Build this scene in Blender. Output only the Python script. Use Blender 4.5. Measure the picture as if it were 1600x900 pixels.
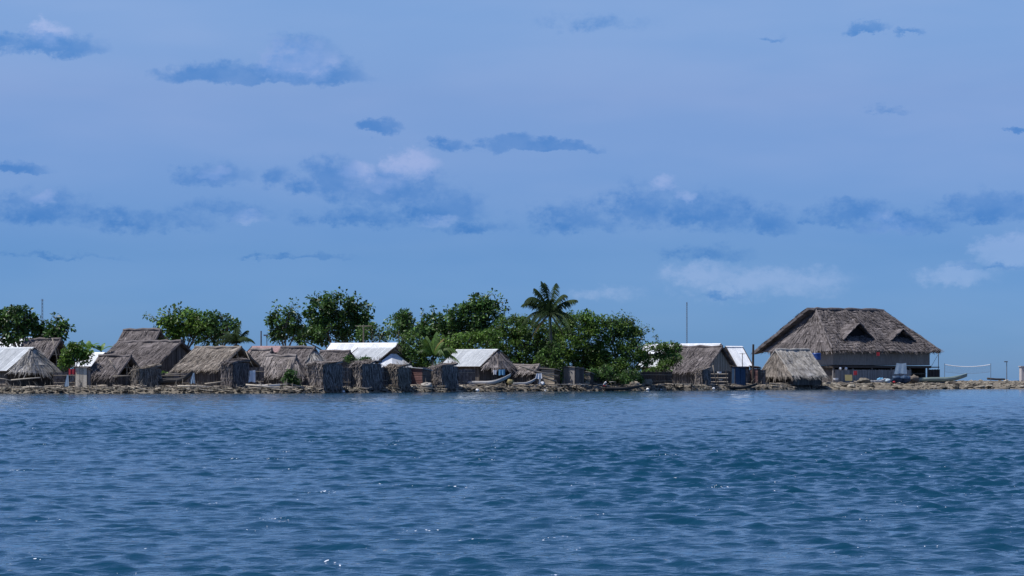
import bpy, math, random
import numpy as np
from mathutils import Vector, Matrix, noise as mnoise
R = math.radians
for o in list(bpy.data.objects): bpy.data.objects.remove(o)
scene = bpy.context.scene
COL = scene.collection
# ------------------------------------------------------------------ camera, light, exposure
F, H, HY = 4000.0, 1.5, 591.0          # focal length in photo pixels, eye height, horizon row
cd = bpy.data.cameras.new('camera'); cam = bpy.data.objects.new('camera', cd); COL.objects.link(cam)
cam.location = (0, 0, H); cam.rotation_euler = (R(90), 0, 0)
cd.sensor_width = 36; cd.lens = F/1600*36; cd.shift_y = (HY-450)/1600
cd.clip_start = .5; cd.clip_end = 40000
scene.camera = cam
SUN = Vector((-.46, -.11, .88)).normalized()
SUN_EL = math.asin(SUN.z); SUN_AZ = math.atan2(SUN.x, SUN.y)
ld = bpy.data.lights.new('sun', 'SUN'); ld.energy = 5.0; ld.angle = R(.55); ld.color = (1, .97, .925)
sun = bpy.data.objects.new('sun', ld); COL.objects.link(sun); sun.location = (-60, 200, 80)
sun.rotation_euler = SUN.to_track_quat('Z', 'Y').to_euler()
vs = scene.view_settings
vs.view_transform = 'Standard'; vs.look = 'None'; vs.gamma = 1; vs.exposure = 0; vs.use_curve_mapping = False
SKY_STRENGTH = .115
def world():
    w = bpy.data.worlds.new('World'); scene.world = w; w.use_nodes = True
    nt = w.node_tree; N = nt.nodes; L = nt.links; N.clear()
    def nd(t, **k):
        n = N.new(t)
        for a, b in k.items(): setattr(n, a, b)
        return n
    def val(n, i, v):
        if hasattr(v, 'links'): L.new(v, n.inputs[i])
        else: n.inputs[i].default_value = v
    def math_(op, a, b=0., c=None):
        n = nd('ShaderNodeMath', operation=op); val(n, 0, a); val(n, 1, b)
        if c is not None: val(n, 2, c)
        return n.outputs[0]
    def vm(op, a, b):
        n = nd('ShaderNodeVectorMath', operation=op); val(n, 0, a); val(n, 1, b)
        return n.outputs['Value'] if op == 'LENGTH' else n.outputs[0]
    def mixc(f, a, b, bt='MIX'):
        n = nd('ShaderNodeMix', data_type='RGBA', blend_type=bt); val(n, 0, f); val(n, 6, a); val(n, 7, b)
        return n.outputs[2]
    def smooth(x, lo, hi):
        n = nd('ShaderNodeMapRange', interpolation_type='SMOOTHSTEP'); val(n, 0, x); val(n, 1, lo); val(n, 2, hi); return n.outputs[0]
    sky = nd('ShaderNodeTexSky', sky_type='NISHITA', sun_disc=False)
    sky.sun_elevation = SUN_EL; sky.sun_rotation = SUN_AZ
    sky.air_density = 1.0; sky.dust_density = .35; sky.ozone_density = 3.0; sky.altitude = 0
    tc = nd('ShaderNodeTexCoord').outputs['Generated']
    sp = nd('ShaderNodeSeparateXYZ'); L.new(tc, sp.inputs[0])
    az = math_('ARCTAN2', sp.outputs[0], sp.outputs[1]); el = math_('ARCSINE', sp.outputs[2])
    cb = nd('ShaderNodeCombineXYZ'); L.new(az, cb.inputs[0]); L.new(el, cb.inputs[1]); P = cb.outputs[0]
    def noise(scale, detail, sc, rough=.55):
        m = vm('MULTIPLY', tc, scale)
        n = nd('ShaderNodeTexNoise'); L.new(m, n.inputs['Vector']); n.inputs['Scale'].default_value = sc
        n.inputs['Detail'].default_value = detail; n.inputs['Roughness'].default_value = rough
        return n
    n1 = noise((1, 1, 1.7), 6, 55, .6); n2 = noise((1, 1, 1.4), 10, 150, .68); n3 = noise((1, 1, 4), 3, 9)
    warp = vm('MULTIPLY', vm('SUBTRACT', n1.outputs['Color'], (.5, .5, .5)), (.019, .010, 0))
    warp2 = vm('MULTIPLY', vm('SUBTRACT', n2.outputs['Color'], (.5, .5, .5)), (.012, .009, 0))
    PW = vm('ADD', vm('ADD', P, warp), warp2)
    def blobs(lst, flat):
        acc = None
        for px, py, rx, ry, k in lst:
            c = (math.atan((px-800)/F), math.atan((HY-py)/F), 0)
            q = vm('MULTIPLY', vm('SUBTRACT', PW, c), (F/rx/1.25, F/ry/1.25, 0))
            if flat: q = vm('ADD', q, vm('MULTIPLY', vm('MINIMUM', q, (0, 0, 0)), (0, 1.1, 0)))
            l = math_('MULTIPLY_ADD', vm('LENGTH', q, (0, 0, 0)), -k, k)
            acc = l if acc is None else math_('MAXIMUM', acc, l)
        return math_('MAXIMUM', acc, 0.)
    dark = [(80, 82, 85, 26, 1.0), (-30, 78, 80, 22, 1.1), (400, 124, 165, 20, 1.1), (330, 122, 80, 22, 1.1), (462, 100, 62, 46, .9), (520, 122, 45, 30, 1),
            (598, 203, 34, 17, 1), (830, 232, 115, 13, 1.3), (795, 228, 55, 17, 1.2), (700, 233, 34, 15, .8), (1355, 53, 34, 12, 1.1), (1420, 58, 25, 7, .8), (1205, 64, 26, 7, .7),
            (20, 272, 55, 14, 1), (50, 338, 120, 42, .62), (210, 352, 140, 28, .55), (325, 282, 66, 28, .8), (340, 335, 110, 24, .5), (430, 282, 32, 28, .6), (512, 285, 60, 44, .85),
            (610, 305, 110, 44, .8), (690, 330, 80, 40, .72), (560, 345, 110, 26, .5), (740, 358, 80, 20, .5), (470, 400, 90, 8, .5), (100, 405, 120, 8, .4),
            (900, 350, 95, 38, .62), (1000, 335, 70, 52, .68), (1090, 340, 120, 44, .74), (1200, 352, 50, 34, .7), (1330, 342, 85, 28, .8), (1410, 355, 90, 26, .7), (1545, 335, 85, 38, .85),
            (1110, 400, 80, 20, .45), (1598, 212, 26, 6, .8), (1390, 178, 40, 8, .4), (930, 40, 110, 22, .35), (1130, 462, 60, 10, .5), (1560, 420, 70, 9, .5)]
    light = [(78, 58, 34, 22, .9), (455, 96, 56, 34, 1.15), (490, 108, 36, 22, 1.0), (330, 274, 26, 14, .9), (565, 272, 36, 22, .9), (640, 262, 44, 24, .95), (600, 290, 50, 16, .7),
             (390, 338, 36, 12, .8), (1065, 310, 20, 12, 1), (1030, 290, 24, 17, .75), (1385, 345, 34, 13, .9), (1180, 442, 150, 30, .8), (1100, 430, 70, 24, .85), (1260, 436, 80, 20, .7), (1572, 396, 56, 28, 1.2),
             (1500, 432, 60, 20, .85), (62, 313, 26, 12, .8), (1400, 358, 60, 10, .7), (690, 345, 30, 10, .6), (950, 460, 70, 14, .5)]
    fb = math_('MULTIPLY_ADD', n2.outputs['Fac'], 1.3, -.60)
    bd, bl = blobs(dark, True), blobs(light, False)
    dmask = math_('MULTIPLY', smooth(math_('ADD', bd, fb), .0, .72), smooth(bd, .0, .25))
    lmask = math_('MULTIPLY', smooth(math_('ADD', bl, fb), .0, .80), smooth(bl, .0, .30))
    dmask = math_('MULTIPLY', dmask, math_('MULTIPLY_ADD', smooth(n1.outputs['Fac'], .3, .7), .45, .62))
    # the sky's own colour, low haze to paler heights, the same in every direction
    rmp = nd('ShaderNodeValToRGB'); L.new(smooth(el, 0., .16), rmp.inputs[0])
    cr = rmp.color_ramp
    cr.elements[0].position = 0; cr.elements[0].color = (.235, .475, 1.09, 1)
    cr.elements[1].position = 1; cr.elements[1].color = (.66, .77, 1.03, 1)
    e = cr.elements.new(.22); e.color = (.24, .445, .94, 1)
    e = cr.elements.new(.77); e.color = (.54, .63, .95, 1)
    c = mixc(1., sky.outputs[0], rmp.outputs[0], 'MULTIPLY')
    # thin uneven veil
    veil = math_('MULTIPLY', smooth(n3.outputs['Fac'], .35, .7), .55)
    c = mixc(veil, c, mixc(1., c, (1.26, 1.10, 1.03, 1), 'MULTIPLY'))
    c = mixc(math_('MULTIPLY', dmask, .95), c, mixc(1., c, (.42, .68, .88, 1), 'MULTIPLY'))
    c = mixc(math_('MULTIPLY', lmask, .62), c, mixc(1., c, (1.95, 1.38, 1.18, 1), 'MULTIPLY'))
    bg = nd('ShaderNodeBackground'); L.new(c, bg.inputs[0]); bg.inputs[1].default_value = SKY_STRENGTH
    out = nd('ShaderNodeOutputWorld'); L.new(bg.outputs[0], out.inputs[0])
world()

# ------------------------------------------------------------------ helpers
rng = random.Random(11)
def U(a, b): return rng.uniform(a, b)
SH = [(-2000, 616), (-400, 615.4), (450, 614.6), (700, 612.6), (950, 611), (1250, 608.7), (1600, 607.6), (2100, 607.2), (4000, 607)]
def D(px, t=0.):
    for (a, ya), (b, yb) in zip(SH, SH[1:]):
        if px <= b:
            y = ya+(yb-ya)*max(0, (px-a))/(b-a); break
    return H*F/(y-HY) + t
def W(px, py, d): return Vector(((px-800)/F*d, d, H+(HY-py)/F*d))
MATS = {}
def pmat(name, c1, c2, scale=3., rough=.85, stretch=(1, 1, 1), tone=.9, spec=.25, bump=0., trans=0., metal=0., bscale=None):
    m = bpy.data.materials.new(name); m.use_nodes = True; nt = m.node_tree; N = nt.nodes; L = nt.links
    b = N['Principled BSDF']; b.inputs['Roughness'].default_value = rough; b.inputs['Specular IOR Level'].default_value = spec; b.inputs['Metallic'].default_value = metal
    tc = N.new('ShaderNodeTexCoord'); mp = N.new('ShaderNodeMapping'); mp.inputs['Scale'].default_value = stretch; L.new(tc.outputs['Object'], mp.inputs[0])
    nz = N.new('ShaderNodeTexNoise'); nz.inputs['Scale'].default_value = scale; nz.inputs['Detail'].default_value = 5; nz.inputs['Roughness'].default_value = .65; L.new(mp.outputs[0], nz.inputs['Vector'])
    mr = N.new('ShaderNodeMapRange'); mr.inputs[1].default_value = .32; mr.inputs[2].default_value = .68; L.new(nz.outputs['Fac'], mr.inputs[0])
    mx = N.new('ShaderNodeMix'); mx.data_type = 'RGBA'; mx.inputs[6].default_value = (*c1, 1); mx.inputs[7].default_value = (*c2, 1); L.new(mr.outputs[0], mx.inputs[0])
    at = N.new('ShaderNodeAttribute'); at.attribute_name = 'tone'
    ma = N.new('ShaderNodeMath'); ma.operation = 'MULTIPLY_ADD'; ma.inputs[1].default_value = tone*2; ma.inputs[2].default_value = 1-tone; L.new(at.outputs['Fac'], ma.inputs[0])
    vm = N.new('ShaderNodeVectorMath'); vm.operation = 'SCALE'; L.new(mx.outputs[2], vm.inputs[0]); L.new(ma.outputs[0], vm.inputs['Scale'])
    L.new(vm.outputs[0], b.inputs['Base Color'])
    if bump:
        bn = N.new('ShaderNodeBump'); bn.inputs['Strength'].default_value = 1; bn.inputs['Distance'].default_value = bump
        L.new(nz.outputs['Fac'], bn.inputs['Height']); L.new(bn.outputs[0], b.inputs['Normal'])
    if trans:
        tr = N.new('ShaderNodeBsdfTranslucent'); L.new(vm.outputs[0], tr.inputs[0])
        ms = N.new('ShaderNodeMixShader'); ms.inputs[0].default_value = trans; L.new(b.outputs[0], ms.inputs[1]); L.new(tr.outputs[0], ms.inputs[2])
        L.new(ms.outputs[0], N['Material Output'].inputs[0])
    MATS[name] = m; return m
pmat('thatch_grey', (.155, .135, .125), (.28, .25, .235), 2.2, .95, (1, 1, 1), .75, .05, .03)
pmat('thatch_brown', (.100, .087, .084), (.195, .174, .170), 2.2, .95, (1, 1, 1), .75, .05, .03)
pmat('thatch_straw', (.27, .248, .222), (.50, .47, .425), 2.0, .95, (1, 1, 1), .7, .05, .03)
pmat('thatch_tan', (.15, .127, .106), (.28, .248, .215), 2.0, .95, (1, 1, 1), .75, .05, .03)
pmat('cane', (.085, .075, .068), (.17, .15, .138), 4, .9, (4, 4, .4), .6, .1)
pmat('plank', (.20, .18, .165), (.33, .31, .29), 3, .85, (6, 6, .5), .5, .15)
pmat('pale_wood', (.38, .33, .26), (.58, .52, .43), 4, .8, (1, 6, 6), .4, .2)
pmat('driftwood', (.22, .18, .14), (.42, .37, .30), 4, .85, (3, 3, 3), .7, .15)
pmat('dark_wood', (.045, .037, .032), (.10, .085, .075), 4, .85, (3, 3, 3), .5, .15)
pmat('red_wood', (.12, .06, .055), (.21, .12, .11), 4, .85, (1, 1, 6), .5, .15)
pmat('tin_white', (.58, .60, .62), (.82, .83, .84), 1.6, .5, (1.5, .5, .5), .22, .4)
pmat('tin_grey', (.38, .40, .41), (.60, .62, .63), 1.6, .5, (1.5, .5, .5), .28, .4)
pmat('tin_rust', (.24, .13, .12), (.34, .24, .235), 1.5, .6, (1, 1, 1), .3, .3)
pmat('concrete', (.42, .38, .37), (.52, .48, .47), 2, .9)
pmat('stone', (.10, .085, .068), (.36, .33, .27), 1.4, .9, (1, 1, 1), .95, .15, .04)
pmat('ground', (.085, .072, .058), (.25, .22, .17), .9, .95, (1, 1, 1), .5, .1, .05)
pmat('leaf_dark', (.034, .088, .022), (.095, .175, .040), .5, .42, (1, 1, 1), .8, .45, 0, .30)
pmat('leaf_bright', (.065, .150, .024), (.16, .255, .045), .5, .45, (1, 1, 1), .75, .4, 0, .32)
pmat('leaf_bush', (.055, .125, .024), (.13, .205, .040), .35, .5, (1, 1, 1), .8, .35, 0, .30)
pmat('leaf_palm', (.020, .042, .016), (.045, .072, .022), .6, .6, (1, 1, 1), .6, .12, 0, .2)
pmat('leaf_dry', (.16, .13, .05), (.25, .20, .08), .6, .7, (1, 1, 1), .5, .2, 0, .2)
pmat('bark', (.12, .10, .085), (.22, .19, .16), 3, .95, (3, 3, .6), .5, .1, .02)
pmat('canoe_pale', (.40, .39, .38), (.58, .57, .56), 1.6, .6, (.4, 2, 2), .4, .3)
pmat('canoe_green', (.16, .22, .21), (.27, .33, .30), 1.6, .55, (.4, 2, 2), .4, .3)
pmat('canoe_dark', (.030, .028, .028), (.075, .068, .062), 1.6, .7, (.4, 2, 2), .4, .3)
pmat('metal_pole', (.10, .11, .13), (.18, .19, .21), 2, .5, (1, 1, 1), .3, .4)
pmat('cloth_white', (.62, .63, .66), (.76, .77, .79), 2, .9, (1, 1, 1), .3, .1)
pmat('cloth_blue', (.10, .26, .42), (.18, .38, .56), 2, .7, (1, 1, 1), .4, .2)
pmat('cloth_pale', (.30, .40, .48), (.45, .55, .62), 2, .7, (1, 1, 1), .4, .2)
pmat('cloth_red', (.33, .03, .045), (.45, .06, .07), 2, .8, (1, 1, 1), .4, .1)
pmat('cloth_yellow', (.28, .235, .11), (.36, .31, .16), 2, .8, (1, 1, 1), .4, .1)
pmat('tarp_navy', (.016, .040, .085), (.035, .070, .13), 1.5, .55, (1, 1, 1), .3, .3)
pmat('plastic_blue', (.015, .05, .20), (.02, .07, .27), 1.5, .4, (1, 1, 1), .2, .4)
pmat('plastic_white', (.75, .75, .75), (.85, .85, .85), 1.5, .4, (1, 1, 1), .2, .4)
pmat('skin', (.20, .105, .065), (.25, .14, .09), 3, .6)
pmat('dormer_shade', (.010, .010, .011), (.018, .017, .017), 3, .95)  # near-black colour that paints the shade inside the dormer mouths
pmat('hair', (.012, .010, .009), (.02, .017, .015), 3, .6)

class MB:
    def __init__(s): s.v = []; s.f = []; s.t = []
    def add(s, vs, fs, tone=.5):
        b = len(s.v); s.v.extend([tuple(x) for x in vs]); s.t.extend([tone]*len(vs))
        s.f.extend([tuple(b+i for i in f) for f in fs])
    def box(s, c, d, rot=None, tone=.5):
        c = Vector(c); x, y, z = d[0]/2, d[1]/2, d[2]/2
        vs = [Vector((i*x, j*y, k*z)) for k in (-1, 1) for j in (-1, 1) for i in (-1, 1)]
        if rot is not None: vs = [rot @ v for v in vs]
        s.add([v+c for v in vs], [(0, 2, 3, 1), (4, 5, 7, 6), (0, 1, 5, 4), (2, 6, 7, 3), (0, 4, 6, 2), (1, 3, 7, 5)], tone); return s
    def tube(s, pts, rad, n=6, tone=.5, cap=True):
        pts = [Vector(p) for p in pts]; m = len(pts); vs = []
        if not hasattr(rad, '__len__'): rad = [rad]*m
        for i, p in enumerate(pts):
            d = (pts[min(i+1, m-1)]-pts[max(i-1, 0)]).normalized()
            a = d.cross(Vector((0, 0, 1)) if abs(d.z) < .9 else Vector((1, 0, 0))).normalized(); b = d.cross(a)
            for k in range(n):
                an = 2*math.pi*k/n; vs.append(p+(a*math.cos(an)+b*math.sin(an))*rad[i])
        fs = [(i*n+k, i*n+(k+1) % n, (i+1)*n+(k+1) % n, (i+1)*n+k) for i in range(m-1) for k in range(n)]
        if cap: fs += [tuple(range(n-1, -1, -1)), tuple((m-1)*n+k for k in range(n))]
        s.add(vs, fs, tone); return s
    def slab(s, cs, th, tone=.5):
        cs = [Vector(c) for c in cs]; n = (cs[1]-cs[0]).cross(cs[-1]-cs[0]).normalized(); k = len(cs)
        s.add(cs+[c-n*th for c in cs], [tuple(range(k)), tuple(range(2*k-1, k-1, -1))]+[(i, i+k, (i+1) % k+k, (i+1) % k) for i in range(k)], tone); return s
    def build(s, name, mat, parent=None, smooth=False, kind=None):
        me = bpy.data.meshes.new(name); me.from_pydata(s.v, [], s.f)
        a = me.attributes.new('tone', 'FLOAT', 'POINT'); a.data.foreach_set('value', s.t)
        me.materials.append(MATS[mat])
        if smooth: me.polygons.foreach_set('use_smooth', [True]*len(me.polygons))
        me.update()
        o = bpy.data.objects.new(name, me); COL.objects.link(o)
        if parent: o.parent = parent
        if kind: o['kind'] = kind
        return o
def thing(name, label, cat, loc, rz=0., group=None):
    o = bpy.data.objects.new(name, None); COL.objects.link(o); o.location = loc; o.rotation_euler = (0, 0, rz)
    o.empty_display_size = .3
    tag(o, label, cat, group); return o
def tag(o, label, cat, group=None):
    o['label'] = label; o['category'] = cat
    if group: o['group'] = group
    return o
def single(mb, name, mat, label, cat, loc, rz=0., group=None, smooth=False):
    o = mb.build(name, mat, None, smooth); o.location = loc; o.rotation_euler = (0, 0, rz); return tag(o, label, cat, group)
def lerp(a, b, t): return a+(b-a)*t
def interp(x, xs, ys):
    return float(np.interp(x, xs, ys))
def Z(px, t):
    """ground height on the island, t metres inland of the waterline"""
    k = min(1, max(0, (px-1255)/60.))
    a = interp(t, [-8, -1.5, 0, .5, 1.6, 4, 30], [-2.2, -.6, -.04, .25, .52, .60, .80])
    b = interp(t, [-8, -1.5, 0, 3, 9, 18, 28, 45], [-2.2, -.35, -.02, .38, .72, 1.08, 1.12, 1.05])
    return a*(1-k)+b*k

# ------------------------------------------------------------------ sea
def sea():
    ys = [16.0]
    while ys[-1] < 380: ys.append(ys[-1]+.06*max(1, ys[-1]/60)**1.5)
    ys = np.array([-300, -60, 0, 8, 13, 15.5]+ys+[420, 500, 650, 900, 1400, 2500, 5000, 9000, 16000, 30000])
    nc = 460
    u = np.linspace(-1, 1, nc); u = np.concatenate(([-60, -9, -2.4, -1.35, -1.1], u, [1.1, 1.35, 2.4, 9, 60]))
    hw = .225*np.abs(ys)+2.5
    Y = np.repeat(ys[:, None], len(u), 1); X = hw[:, None]*u[None, :]
    dy = np.gradient(ys)[:, None]
    r = np.random.RandomState(4)
    Zz = np.zeros_like(X); DX = np.zeros_like(X); DY = np.zeros_like(X)
    edge = np.clip((1.1-np.abs(u))/.1, 0, 1)[None, :]*((Y > 15.7) & (Y < 372))
    # gusts modulate the chop
    gust = 1+.35*np.sin(X*.21+Y*.05+1.3*np.sin(Y*.03+.4))*np.sin(Y*.071+X*.037+2)
    lam = np.concatenate((r.uniform(.16, .3, 26), r.uniform(.3, .6, 30), r.uniform(.6, 1.3, 30), r.uniform(1.3, 3.2, 16), r.uniform(3.5, 7, 5)))*.82
    for l in lam:
        k = 2*math.pi/l
        th = R(-97)+r.normal(0, .60 if l < 1.3 else .42)      # running towards the viewer and a little left
        kx, ky = k*math.cos(th), k*math.sin(th)
        amp = (.00098 if l < .25 else .00175 if l < .5 else .0019 if l < 1.07 else .0021 if l < 2.7 else .0032)*r.uniform(.6, 1.3)
        fade = np.clip((l/np.maximum(np.abs(ky)/k*dy, 1e-3)-2)/2, 0, 1)
        ph = kx*X+ky*Y+r.uniform(0, 6.28)
        a = amp*fade*edge*(gust if l < 1.4 else 1)
        Zz += a*np.sin(ph); c = a*(1.55 if l < .7 else 1.0)*np.cos(ph); DX += c*kx/k; DY += c*ky/k
    # crests peak, troughs lie flat
    z = Zz+.5*np.where(Zz > 0, Zz, 0)**2/.04
    X2 = X+DX; Y2 = Y+DY
    V = np.stack((X2, Y2, z), -1).reshape(-1, 3)
    nr, nn = X.shape
    i = np.arange(nr-1)[:, None]*nn+np.arange(nn-1)[None, :]
    Q = np.stack((i, i+1, i+nn+1, i+nn), -1).reshape(-1, 4)
    me = bpy.data.meshes.new('sea'); me.vertices.add(len(V)); me.vertices.foreach_set('co', V.ravel())
    me.loops.add(Q.size); me.loops.foreach_set('vertex_index', Q.ravel().astype(np.int32))
    me.polygons.add(len(Q)); me.polygons.foreach_set('loop_start', np.arange(0, Q.size, 4, dtype=np.int32))
    me.polygons.foreach_set('use_smooth', np.ones(len(Q), bool)); me.update(calc_edges=True)
    m = bpy.data.materials.new('sea_water'); m.use_nodes = True; nt = m.node_tree; N = nt.nodes; L = nt.links
    b = N['Principled BSDF']; b.inputs['Base Color'].default_value = (.003, .036, .068, 1)
    b.inputs['Roughness'].default_value = .04; b.inputs['IOR'].default_value = 1.333
    tc = N.new('ShaderNodeTexCoord')
    def nz(sc, st, det):
        mp = N.new('ShaderNodeMapping'); mp.inputs['Scale'].default_value = st; L.new(tc.outputs['Object'], mp.inputs[0])
        n = N.new('ShaderNodeTexNoise'); n.inputs['Scale'].default_value = sc; n.inputs['Detail'].default_value = det; L.new(mp.outputs[0], n.inputs['Vector']); return n.outputs['Fac']
    a1 = nz(11., (1, 1.6, 1), 3); a2 = nz(1.5, (.8, 1.7, 1), 3)
    b1 = N.new('ShaderNodeBump'); b1.inputs['Strength'].default_value = 1; b1.inputs['Distance'].default_value = .012; L.new(a1, b1.inputs['Height'])
    b2 = N.new('ShaderNodeBump'); b2.inputs['Strength'].default_value = 1; b2.inputs['Distance'].default_value = .048; L.new(a2, b2.inputs['Height']); L.new(b1.outputs[0], b2.inputs['Normal'])
    L.new(b2.outputs[0], b.inputs['Normal'])
    # sun glints on the chop, painted as pale flecks in the base colour
    f1 = nz(26., (1, .8, 1), 1); f2 = nz(.9, (1, 1, 1), 2)
    mu = N.new('ShaderNodeMath'); mu.operation = 'MULTIPLY'; L.new(f1, mu.inputs[0]); L.new(f2, mu.inputs[1])
    mr = N.new('ShaderNodeMapRange'); mr.inputs[1].default_value = .474; mr.inputs[2].default_value = .488; L.new(mu.outputs[0], mr.inputs[0])
    mx = N.new('ShaderNodeMix'); mx.data_type = 'RGBA'; mx.inputs[6].default_value = (.003, .036, .068, 1); mx.inputs[7].default_value = (.75, .8, .85, 1); L.new(mr.outputs[0], mx.inputs[0]); L.new(mx.outputs[2], b.inputs['Base Color'])
    me.materials.append(m)
    o = bpy.data.objects.new('sea', me); COL.objects.link(o); o['kind'] = 'structure'
sea()

# ------------------------------------------------------------------ island
def island():
    mb = MB()
    pxs = list(range(-900, 1800, 8))
    ts = [-8, -3, -1.5, -.5, 0, .5, 1, 1.6, 2.4, 3.4, 5, 7, 9, 12, 15, 18, 22, 28, 36, 46, 60, 80, 95]
    for px in pxs:
        back = interp(px, [1150, 1420, 1800], [1, .42, .34])
        for t in ts:
            tt = t*back if t > 9 else t
            z = Z(px, tt)
            if t >= 95: z = -2
            elif t > 0: z += .10*mnoise.noise(Vector((px*.11, t*.9, 0)))+.08*mnoise.noise(Vector((px*.4, t*2, 3)))
            if px > 1700: z -= (px-1700)*.02
            if px < -840: z -= (-840-px)*.05
            d = D(px, tt); mb.v.append(((px-800)/F*d, d, z)); mb.t.append(.5+.4*mnoise.noise(Vector((px*.3, t, 7))))
    n = len(ts)
    mb.f = [(i*n+j, (i+1)*n+j, (i+1)*n+j+1, i*n+j+1) for i in range(len(pxs)-1) for j in range(n-1)]
    o = mb.build('island_ground', 'ground', None, True); o['kind'] = 'structure'
    return o
ISL = island()
def stone_shape(r, seed, sub=True):
    t = (1+5**.5)/2
    vs = [(-1, t, 0), (1, t, 0), (-1, -t, 0), (1, -t, 0), (0, -1, t), (0, 1, t), (0, -1, -t), (0, 1, -t), (t, 0, -1), (t, 0, 1), (-t, 0, -1), (-t, 0, 1)]
    fs = [(0, 11, 5), (0, 5, 1), (0, 1, 7), (0, 7, 10), (0, 10, 11), (1, 5, 9), (5, 11, 4), (11, 10, 2), (10, 7, 6), (7, 1, 8), (3, 9, 4), (3, 4, 2), (3, 2, 6), (3, 6, 8), (3, 8, 9), (4, 9, 5), (2, 4, 11), (6, 2, 10), (8, 6, 7), (9, 8, 1)]
    rr = random.Random(seed)
    return [Vector(v).normalized()*r*rr.uniform(.72, 1.2) for v in vs], fs
def stones():
    protos = []
    for k in range(7):
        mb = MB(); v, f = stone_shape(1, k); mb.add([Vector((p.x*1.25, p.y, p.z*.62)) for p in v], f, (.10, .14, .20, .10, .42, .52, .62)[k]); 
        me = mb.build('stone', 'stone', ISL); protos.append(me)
    first = list(protos)
    for i in range(270):
        px = U(-20, 1620); beach = px > 1280
        t = U(.1, 3.2) if not beach else abs(rng.gauss(0, 6))+.2
        d = D(px, t); r = U(.15, .32)*(U(1, 2.2) if beach else 1)
        if first: o = first.pop()
        else: o = protos[rng.randrange(4) if t < 1.3 or U(0, 1) < .35 else rng.randrange(4, 7)].copy(); COL.objects.link(o)  # darker stones low down: wetness and wall-front shade both put into their tone
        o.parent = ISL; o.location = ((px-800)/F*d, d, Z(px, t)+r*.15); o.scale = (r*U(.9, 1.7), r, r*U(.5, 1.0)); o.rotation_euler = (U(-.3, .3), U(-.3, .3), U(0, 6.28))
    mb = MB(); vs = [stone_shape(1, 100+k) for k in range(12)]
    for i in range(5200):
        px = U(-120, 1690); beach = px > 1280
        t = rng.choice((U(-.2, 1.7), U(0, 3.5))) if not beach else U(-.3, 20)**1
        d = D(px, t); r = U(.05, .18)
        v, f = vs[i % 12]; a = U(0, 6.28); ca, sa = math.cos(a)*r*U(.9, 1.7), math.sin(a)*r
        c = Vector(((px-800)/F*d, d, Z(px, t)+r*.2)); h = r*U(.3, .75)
        mb.add([c+Vector((p.x*ca-p.y*sa, p.x*sa*.9+p.y*ca*.8, p.z*h)) for p in v], f, min(1, max(0, rng.gauss(.45, .28)))*((.22 if t < .6 else .45 if U(0, 1) < .6 else 1) if not beach else (.25 if t < .8 else 1)))      # wet dark edge, with the wall front's shade painted into the tone
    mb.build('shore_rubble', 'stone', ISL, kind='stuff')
    mb = MB()
    for i in range(420):       # sticks, palm stems and driftwood among the stones
        px = U(-30, 1640); t = U(.2, 3.0) if px < 1280 else U(.2, 14)
        d = D(px, t); l = U(.3, 1.5); a = rng.gauss(0, .5); p = Vector(((px-800)/F*d, d, Z(px, t)+U(.1, .3)))
        q = Vector((math.cos(a), math.sin(a), rng.gauss(0, .12)))*l
        mb.tube([p-q*.5, p+Vector((0, 0, U(-.05, .05))), p+q*.5], [U(.02, .06), .04, .025], 5, U(.2, 1))
    for i in range(330):       # stakes and broken stems standing along the edge
        px = U(-30, 1290); t = U(.1, 2.6); d = D(px, t); h = U(.3, 1.1); p = Vector(((px-800)/F*d, d, Z(px, t)-.1))
        mb.tube([p, p+Vector((rng.gauss(0, .1), 0, h*.6)), p+Vector((rng.gauss(0, .2), rng.gauss(0, .1), h))], [.035, .03, .02], 5, U(0, .55))
    mb.build('driftwood_litter', 'driftwood', ISL, kind='stuff')
stones()

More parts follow.
